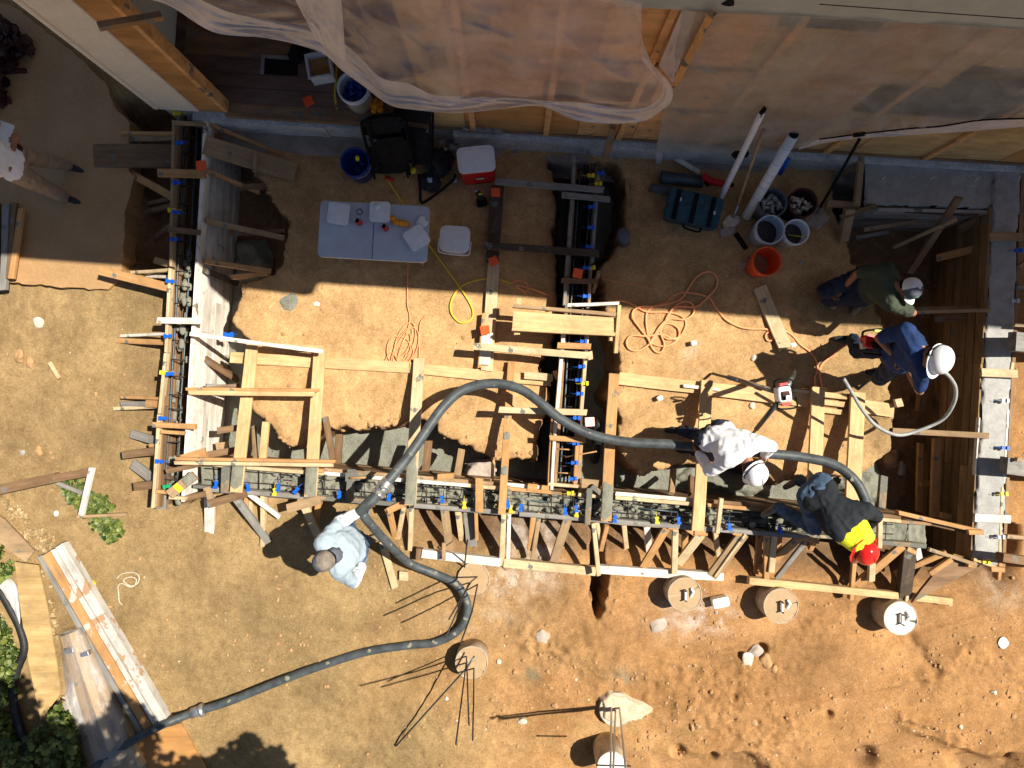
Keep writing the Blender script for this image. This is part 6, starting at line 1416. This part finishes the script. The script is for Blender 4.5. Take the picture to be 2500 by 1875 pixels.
def person(lab, J, hup, hf, shirt, trousers, shoe, sleeves='short', gloves=None, poles=None, hat=None, hands=None):
    J = {k: P(*v) for k, v in J.items()}; poles = poles or {}
    T = thing('person', lab, 'person', (J['pel'].x, J['pel'].y, 0))
    hup = Vector(hup); hf = Vector(hf); HB = basis(hup, hf); pel, neck, head = J['pel'], J['neck'], J['head']
    sp = (neck - pel).normalized(); side = (J['sR'] - J['sL']).normalized(); che = pel.lerp(neck, .68); wai = pel.lerp(neck, .33)
    front = sp.cross(side).normalized()
    if front.dot(hf) < 0 and 'flip' not in poles: pass
    hL, hR = pel - side * .10, pel + side * .10
    eL = ik(J['sL'], J['wL'], .30, .26, Vector(poles.get('eL', (0, 0, -1)))); eR = ik(J['sR'], J['wR'], .30, .26, Vector(poles.get('eR', (0, 0, -1))))
    kf = Vector(poles.get('k', tuple(hf))); kL = ik(hL, J['fL'] + Vector((0, 0, .08)), .44, .43, kf + Vector((0, 0, .3))); kR = ik(hR, J['fR'] + Vector((0, 0, .08)), .44, .43, kf + Vector((0, 0, .3)))
    bm = bmesh.new()
    hull_into(bm, [(pel, .10), (hL, .085), (hR, .085), (wai, .10)]); hull_into(bm, [(wai, .115), (che - side * .07, .115), (che + side * .07, .115)]); hull_into(bm, [(che - side * .07, .095), (che + side * .07, .095), (J['sL'], .05), (J['sR'], .05), (neck, .05)])
    hull_into(bm, [(neck, .055), (head, .055)])
    ell_into(bm, head, (.076, .096, .118), HB); ell_into(bm, head + HB @ Vector((0, .045, -.055)), (.05, .055, .06), HB); ell_into(bm, head + HB @ Vector((0, .104, -.012)), (.014, .02, .024), HB)
    for s_ in (-1, 1): ell_into(bm, head + HB @ Vector((s_ * .08, -.005, -.01)), (.012, .02, .032), HB)
    for s_, e_, w_ in ((J['sL'], eL, J['wL']), (J['sR'], eR, J['wR'])):
        hull_into(bm, [(s_, .055), (e_, .042)]); hull_into(bm, [(e_, .042), (w_, .028)])
    for h_, k_, f_ in ((hL, kL, J['fL']), (hR, kR, J['fR'])):
        hull_into(bm, [(h_, .08), (k_, .052)]); hull_into(bm, [(k_, .058), (f_ + Vector((0, 0, .08)), .04)])
    # hands: palm, four curled fingers, thumb
    for side_, e_, w_, sg in (('L', eL, J['wL'], -1), ('R', eR, J['wR'], 1)):
        d = (w_ - e_).normalized(); c_ = Vector((hands or {}).get(side_, (0, 0, -1))); c_ = (c_ - d * c_.dot(d)).normalized(); ac = d.cross(c_) * sg
        pc_ = w_ + d * .05; hull_into(bm, [(w_ + d * .01, .026), (pc_ + ac * .022 + d * .035, .016), (pc_ - ac * .026 + d * .035, .016), (pc_ + ac * .018, .020), (pc_ - ac * .018, .020)])
        for i_, (o_, l_) in enumerate(((.033, .034), (.012, .040), (-.010, .037), (-.031, .029))):
            b0 = pc_ + d * .040 + ac * o_; b1 = b0 + (d * .75 + c_ * .65).normalized() * l_; b2 = b1 + (d * .1 + c_).normalized() * l_ * .75; b3 = b2 + (c_ * .7 - d * .7).normalized() * l_ * .55
            hull_into(bm, [(b0, .0095), (b1, .009)]); hull_into(bm, [(b1, .009), (b2, .0082)]); hull_into(bm, [(b2, .0082), (b3, .0075)])
        t0 = w_ + d * .03 + ac * .024; t1 = t0 + (ac * .75 + d * .6 + c_ * .3).normalized() * .036; t2 = t1 + (d * .55 + c_ * .8).normalized() * .03; hull_into(bm, [(t0, .013), (t1, .011)]); hull_into(bm, [(t1, .011), (t2, .0095)])
    blob('body', bm, 'skin', T, .0065, 2)
    for s_ in (-1, 1):
        bm = bmesh.new(); ell_into(bm, head + HB @ Vector((s_ * .03, .088, .012)), (.012, .008, .008), HB); centred('eye', bm, 'black', T, True)
    # shirt
    bm = bmesh.new(); hull_into(bm, [(pel + sp * .06, .148), (wai, .142), (hL + sp * .05, .112), (hR + sp * .05, .112)]); hull_into(bm, [(wai, .14), (che - side * .09, .135), (che + side * .09, .135)]); hull_into(bm, [(che - side * .09, .13), (che + side * .09, .13), (J['sL'], .080), (J['sR'], .080), (neck - sp * .03, .07)])
    for s_, e_, w_ in ((J['sL'], eL, J['wL']), (J['sR'], eR, J['wR'])):
        if sleeves == 'short': hull_into(bm, [(s_, .082), (s_.lerp(e_, .75), .070)])
        else: hull_into(bm, [(s_, .082), (e_, .062)]); hull_into(bm, [(e_, .062), (e_.lerp(w_, .92), .045)])
    blob('shirt', bm, shirt, T, .009, 4, .0075, 7, len(lab))
    bm = bmesh.new(); hull_into(bm, [(pel + sp * .04, .135), (hL, .115), (hR, .115)])
    for h_, k_, f_ in ((hL, kL, J['fL']), (hR, kR, J['fR'])):
        an = f_ + Vector((0, 0, .10)); hull_into(bm, [(h_, .112), (k_, .082)]); hull_into(bm, [(k_, .082), (an, .062)])
    blob('trousers', bm, trousers, T, .011, 4, .010, 9, len(lab) + 3)
    td = Vector(poles.get('toe', (hf.x, hf.y, 0))).normalized()
    for f_ in (J['fL'], J['fR']):
        bm = bmesh.new(); f0 = Vector((f_.x, f_.y, f_.z)); hull_into(bm, [(f0 + Vector((0, 0, .11)), .052), (f0 + Vector((0, 0, .045)) - td * .04, .045)]); hull_into(bm, [(f0 + Vector((0, 0, .045)) - td * .05, .045), (f0 + Vector((0, 0, .042)) + td * .12, .040), (f0 + Vector((0, 0, .035)) + td * .17, .033)])
        blob('boot', bm, shoe, T, .009, 3)
    if gloves:
        for side_, e_, w_, sg in (('L', eL, J['wL'], -1), ('R', eR, J['wR'], 1)):
            d = (w_ - e_).normalized(); c_ = Vector((hands or {}).get(side_, (0, 0, -1))); c_ = (c_ - d * c_.dot(d)).normalized(); ac = d.cross(c_) * sg; pc_ = w_ + d * .05; bm = bmesh.new()
            hull_into(bm, [(w_ - d * .03, .038), (w_ + d * .02, .034)]); hull_into(bm, [(w_ + d * .01, .033), (pc_ + ac * .022 + d * .035, .023), (pc_ - ac * .026 + d * .035, .023)])
            for o_, l_ in ((.036, .034), (.013, .040), (-.011, .037), (-.034, .029)):
                b0 = pc_ + d * .040 + ac * o_; b1 = b0 + (d * .75 + c_ * .65).normalized() * l_; b2 = b1 + (d * .1 + c_).normalized() * l_ * .75; b3 = b2 + (c_ * .7 - d * .7).normalized() * l_ * .5; hull_into(bm, [(b0, .0125), (b1, .012)]); hull_into(bm, [(b1, .012), (b2, .0115)]); hull_into(bm, [(b2, .0115), (b3, .0105)])
            t0 = w_ + d * .03 + ac * .026; t1 = t0 + (ac * .75 + d * .6 + c_ * .3).normalized() * .036; t2 = t1 + (d * .55 + c_ * .8).normalized() * .03; hull_into(bm, [(t0, .017), (t1, .0145)]); hull_into(bm, [(t1, .0145), (t2, .013)])
            blob('glove', bm, gloves, T, .007, 2)
    HM_ = Matrix.Translation(head) @ HB.to_4x4()
    bm = bmesh.new(); ell_into(bm, Vector((0, -.022, .012)), (.084, .088, .115)); bm.transform(HM_); blob('hair', bm, 'black', T, .008, 1, .004, 20, 1)
    def hobj(nm, bm, mat): bm.transform(HM_); return centred(nm, bm, mat, T, True)
    if hat and hat[0] == 'helmet':
        bm = bmesh.new(); rings = []
        for zz, sc in ((.0, 1.0), (.025, 1.0), (.055, .97), (.085, .88), (.108, .72), (.124, .50), (.132, .25)):
            rings.append([bm.verts.new((.122 * sc * math.cos(a), .142 * sc * math.sin(a), .03 + zz + (.006 * sc * (abs(math.cos(a)) < .22) if sc < 1 else 0))) for a in [2 * math.pi * k / 48 for k in range(48)]])
        for a, c in zip(rings, rings[1:]):
            for k in range(48): bm.faces.new((a[k], a[(k + 1) % 48], c[(k + 1) % 48], c[k]))
        bm.faces.new(rings[-1]); hobj('helmet_shell', bm, hat[1])
        bm = bmesh.new(); i0, o0 = [], []
        for k in range(48):
            a = 2 * math.pi * k / 48; f_ = max(0, math.sin(a)); i0.append(bm.verts.new((.120 * math.cos(a), .140 * math.sin(a), .034))); o0.append(bm.verts.new((.134 * math.cos(a) * (1 + .03 * f_), .152 * math.sin(a) + .040 * f_ ** 1.5, .022 - .006 * f_) if len(hat) < 3 else (.172 * math.cos(a), .195 * math.sin(a), .018)))
        for k in range(48): bm.faces.new((i0[k], o0[k], o0[(k + 1) % 48], i0[(k + 1) % 48]))
        hobj('helmet_brim', bm, hat[1])
        bm = bmesh.new(); tube_into(bm, spline([Vector((0, -.12, .085)), Vector((0, -.07, .148)), Vector((0, 0, .166)), Vector((0, .07, .148)), Vector((0, .125, .085))], 5), .009, 8); hobj('helmet_ridge', bm, hat[1])
        bm = bmesh.new(); tube_into(bm, spline([Vector((-.126, -.02, .045)), Vector((-.118, -.08, .048)), Vector((0, -.146, .05)), Vector((.118, -.08, .048)), Vector((.126, -.02, .045))], 5), .006, 6); hobj('helmet_strap', bm, 'black')
    if hat and hat[0] == 'cap':
        bm = bmesh.new(); rings = []
        for zz, sc in ((-.01, 1.0), (.03, 1.0), (.06, .93), (.085, .78), (.102, .5), (.11, .2)):
            rings.append([bm.verts.new((.096 * sc * math.cos(a), .112 * sc * math.sin(a), .03 + zz)) for a in [2 * math.pi * k / 40 for k in range(40)]])
        for a, c in zip(rings, rings[1:]):
            for k in range(40): bm.faces.new((a[k], a[(k + 1) % 40], c[(k + 1) % 40], c[k]))
        bm.faces.new(rings[-1]); o = hobj('cap_crown', bm, hat[1]); 
        if len(hat) > 2:
            o.data.materials.append(MATS[hat[2]])
            for p in o.data.polygons:
                c = HM_.inverted() @ (p.center + wloc(o)); 
                if (c.y > .0 if len(hat) < 5 else (abs(c.y + .03) < .03)): p.material_index = 1
        bm = bmesh.new(); rows = []
        for j in range(5):
            rr = j / 4; rows.append([bm.verts.new((.085 * math.sin(a) * (1 - .05 * rr), .100 * math.cos(a) * (1 - .2 * rr) + .085 * rr * (1 - .25 * abs(math.sin(a))), .028 - .02 * math.sin(a) ** 2 - .012 * rr)) for a in [math.radians(-62 + 124 * k / 16) for k in range(17)]])
        for a, c in zip(rows, rows[1:]):
            for k in range(16): bm.faces.new((a[k], a[k + 1], c[k + 1], c[k]))
        hobj('cap_brim', bm, hat[3] if len(hat) > 3 else hat[1])
        bm = bmesh.new(); ell_into(bm, Vector((0, 0, .141)), (.01, .01, .005)); hobj('cap_button', bm, hat[1])
    return T, HM_, dict(eL=eL, eR=eR, wL=J['wL'], wR=J['wR'], pel=pel, neck=neck, sp=sp, side=side, che=che, front=front)
NRM = lambda *v: Vector(v)
# grey shirt, cap, hauling the hose
P1 = person('person in a pale blue grey shirt and brown cap pulling the thick hose',
    dict(pel=(860, 1326, .90), neck=(818, 1354, 1.38), head=(797, 1366, 1.47), sL=(828, 1394, 1.33), sR=(787, 1326, 1.36), wL=(884, 1380, .86), wR=(876, 1250, .92), fL=(900, 1318, 0), fR=(862, 1262, 0)),
    (-.35, -.15, 1), (-1, -.35, -.3), 'shirtgrey', 'jeans', 'boot', 'long', 'glove', dict(eL=(.2, -1, -.2), eR=(-.6, .4, .2), k=(-.3, .4, 0), toe=(1, .4, 0)), ('cap', 'capbrown', 'capgrey', 'capbrown'), dict(L=(-.3, .6, -.6), R=(.3, -.4, -.7)))
# white undersleeves
T, HM_, q = P1
bm = bmesh.new(); hull_into(bm, [(q['neck'] + q['sp'] * .06, .078), (q['neck'] - q['sp'] * .02, .085)]); blob('neck_gaiter', bm, 'capgrey', T, .008, 3, .006, 14, 2)
for a, c in ((q['eL'], q['wL']), (q['eR'], q['wR'])):
    bm = bmesh.new(); hull_into(bm, [(a.lerp(c, .02), .069), (a.lerp(c, .88), .052)]); blob('sleeve', bm, 'shirtwhite', T, .009, 3, .006, 12, 3)
# white shirt and white helmet
P2 = person('person in a white shirt and white helmet bending over the thick hose',
    dict(pel=(1742, 1060, .82), neck=(1818, 1108, 1.14), head=(1836, 1148, 1.16), sL=(1850, 1082, 1.16), sR=(1782, 1122, 1.14), wL=(1866, 1112, .72), wR=(1706, 1106, .72), fL=(1662, 1050, .02), fR=(1690, 1098, .02)),
    (.55, -.75, .9), (.2, -.6, -1), 'shirtwhite', 'jeansdark', 'bootdark', 'long', None, dict(eR=(-.2, -.9, 0), eL=(.8, .2, 0), k=(.8, -.4, 0), toe=(-.9, 0, 0)), ('helmet', 'helmetwhite'), dict(L=(0, -1, -.3), R=(0, .8, -.5)))
# black shirt and red helmet
P3 = person('person in a black shirt, neon yellow neck shade and red helmet leaning over the form',
    dict(pel=(1990, 1196, .84), neck=(2082, 1298, 1.06), head=(2104, 1340, 1.06), sL=(2112, 1244, 1.05), sR=(2048, 1304, 1.05), wL=(2116, 1288, .66), wR=(2088, 1330, .62), fL=(1945, 1170, .0), fR=(1893, 1236, .30)),
    (.5, -.6, .9), (.3, -.5, -1), 'shirtblack', 'jeans', 'boot', 'long', None, dict(eR=(-.2, -.6, 0), eL=(.9, .2, 0), k=(.6, -.6, 0), toe=(-.5, -.3, 0)), ('helmet', 'helmetred', 1), dict(L=(-.8, -.1, -.4), R=(.8, .2, -.4)))
T, HM_, q = P3; bm = bmesh.new(); n_ = q['neck']; s_ = q['side']; sp = q['sp']
hull_into(bm, [(n_ + sp * .10 - s_ * .05, .10), (n_ + sp * .10 + s_ * .05, .10), (n_ - sp * .06 - s_ * .12, .075), (n_ - sp * .06 + s_ * .12, .075)]); blob('neck_shade', bm, 'hivis', T, .009, 3, .004, 7, 5)
# navy shirt and white helmet with the engine
P4 = person('person in a navy shirt and white helmet holding the red vibrator engine',
    dict(pel=(2178, 868, .86), neck=(2258, 858, 1.34), head=(2282, 876, 1.40), sL=(2212, 808, 1.34), sR=(2250, 904, 1.24), wL=(2186, 872, 1.06), wR=(2216, 905, .90), fL=(2072, 828, .0), fR=(2150, 908, .0)),
    (.45, -.2, 1), (-.3, -.9, -.4), 'shirtnavy', 'jeansdark', 'bootdark', 'short', None, dict(eL=(-.6, .5, -.2), eR=(.3, -.7, -.5), k=(-.6, -.5, 0), toe=(-1, 0, 0)), ('helmet', 'helmetwhite'), dict(L=(-.5, 0, -.8), R=(-.4, .2, -.8)))
# olive shirt and white cap
P5 = person('person crouching in the shade in an olive shirt and white cap with a green badge',
    dict(pel=(2118, 694, .50), neck=(2184, 700, .92), head=(2216, 706, .98), sL=(2174, 742, .88), sR=(2162, 658, .88), wL=(2200, 746, .56), wR=(2056, 706, .42), fL=(2100, 738, .0), fR=(2052, 722, .0)),
    (.35, .05, 1), (.1, -1, -.3), 'shirtolive', 'jeansdark', 'boot', 'short', None, dict(eR=(-.4, .9, .3), eL=(.9, -.4, 0), k=(-.9, .1, .6), toe=(-.6, -.8, 0)), ('cap', 'capwhite', 'capgrey', 'capwhite'), dict(L=(-.3, .3, -.8), R=(-.2, -.5, -.6)))
T, HM_, q = P5; bm = bmesh.new(); ell_into(bm, Vector((0, .094, .078)), (.036, .006, .020), Matrix.Rotation(-.5, 3, 'X')); bm.transform(HM_); centred('cap_badge', bm, 'green', T, True)
# walker at the left edge
P6 = person('person in khaki trousers standing at the left edge, cut off above the waist',
    dict(pel=(36, 396, .95), neck=(-70, 368, 1.42), head=(-100, 362, 1.60), sL=(-62, 300, 1.38), sR=(-52, 424, 1.38), wL=(2, 322, 1.05), wR=(34, 352, 1.08), fL=(176, 410, .0), fR=(168, 486, .0)),
    (0, 0, 1), (1, .05, 0), 'shirtwhite', 'khaki', 'bootdark', 'short', None, dict(eL=(0, .6, -.5), eR=(0, -.8, -.2), k=(1, 0, 0), toe=(1, -.35, 0)), ('cap', 'capwhite'), dict(L=(1, 0, -.4), R=(0, 1, -.4)))
T, HM_, q = P6; bm = bmesh.new(); hull_into(bm, [(P(30, 368, 1.0), .10), (P(22, 415, 1.0), .10)]); blob('tool_belt', bm, 'maroon', T, .011, 3, .006, 9, 4)
tag(rbox('paper_sheet', 8, 322, 1.08, .16, .20, .012, -20, 'whiteplastic', None, .01, 1), 'folded white paper held at the left edge by the person in khaki', 'paper')
# engine carried by the navy worker
EN = thing('vibrator_engine', 'red engine in a black frame hanging at the hip of the navy shirted worker', 'engine', P(2140, 838, 0))
rbox('engine_cover', 2138, 834, .78, .20, .13, .13, -6, 'red', EN, .03); rbox('engine_top', 2144, 842, .91, .10, .08, .03, -6, 'maroon', EN, .02)
tube('frame_tube', [(2105, 822, .80), (2112, 808, .92), (2165, 804, .95), (2178, 815, .9)], .012, 'black', EN, 8); tube('frame_tube', [(2104, 860, .80), (2118, 864, .90), (2170, 866, .9), (2178, 850, .9)], .012, 'black', EN, 8)
tube('grip_tube', [(2125, 838, .95), (2152, 832, .99), (2168, 848, .96)], .010, 'black', EN, 8); tube('motor', [(2100, 842, .80), (2120, 840, .82)], .045, 'steel', EN, 12, 1); rbox('gold_plate', 2152, 808, .93, .14, .03, .03, -6, 'yellow', EN, .01)
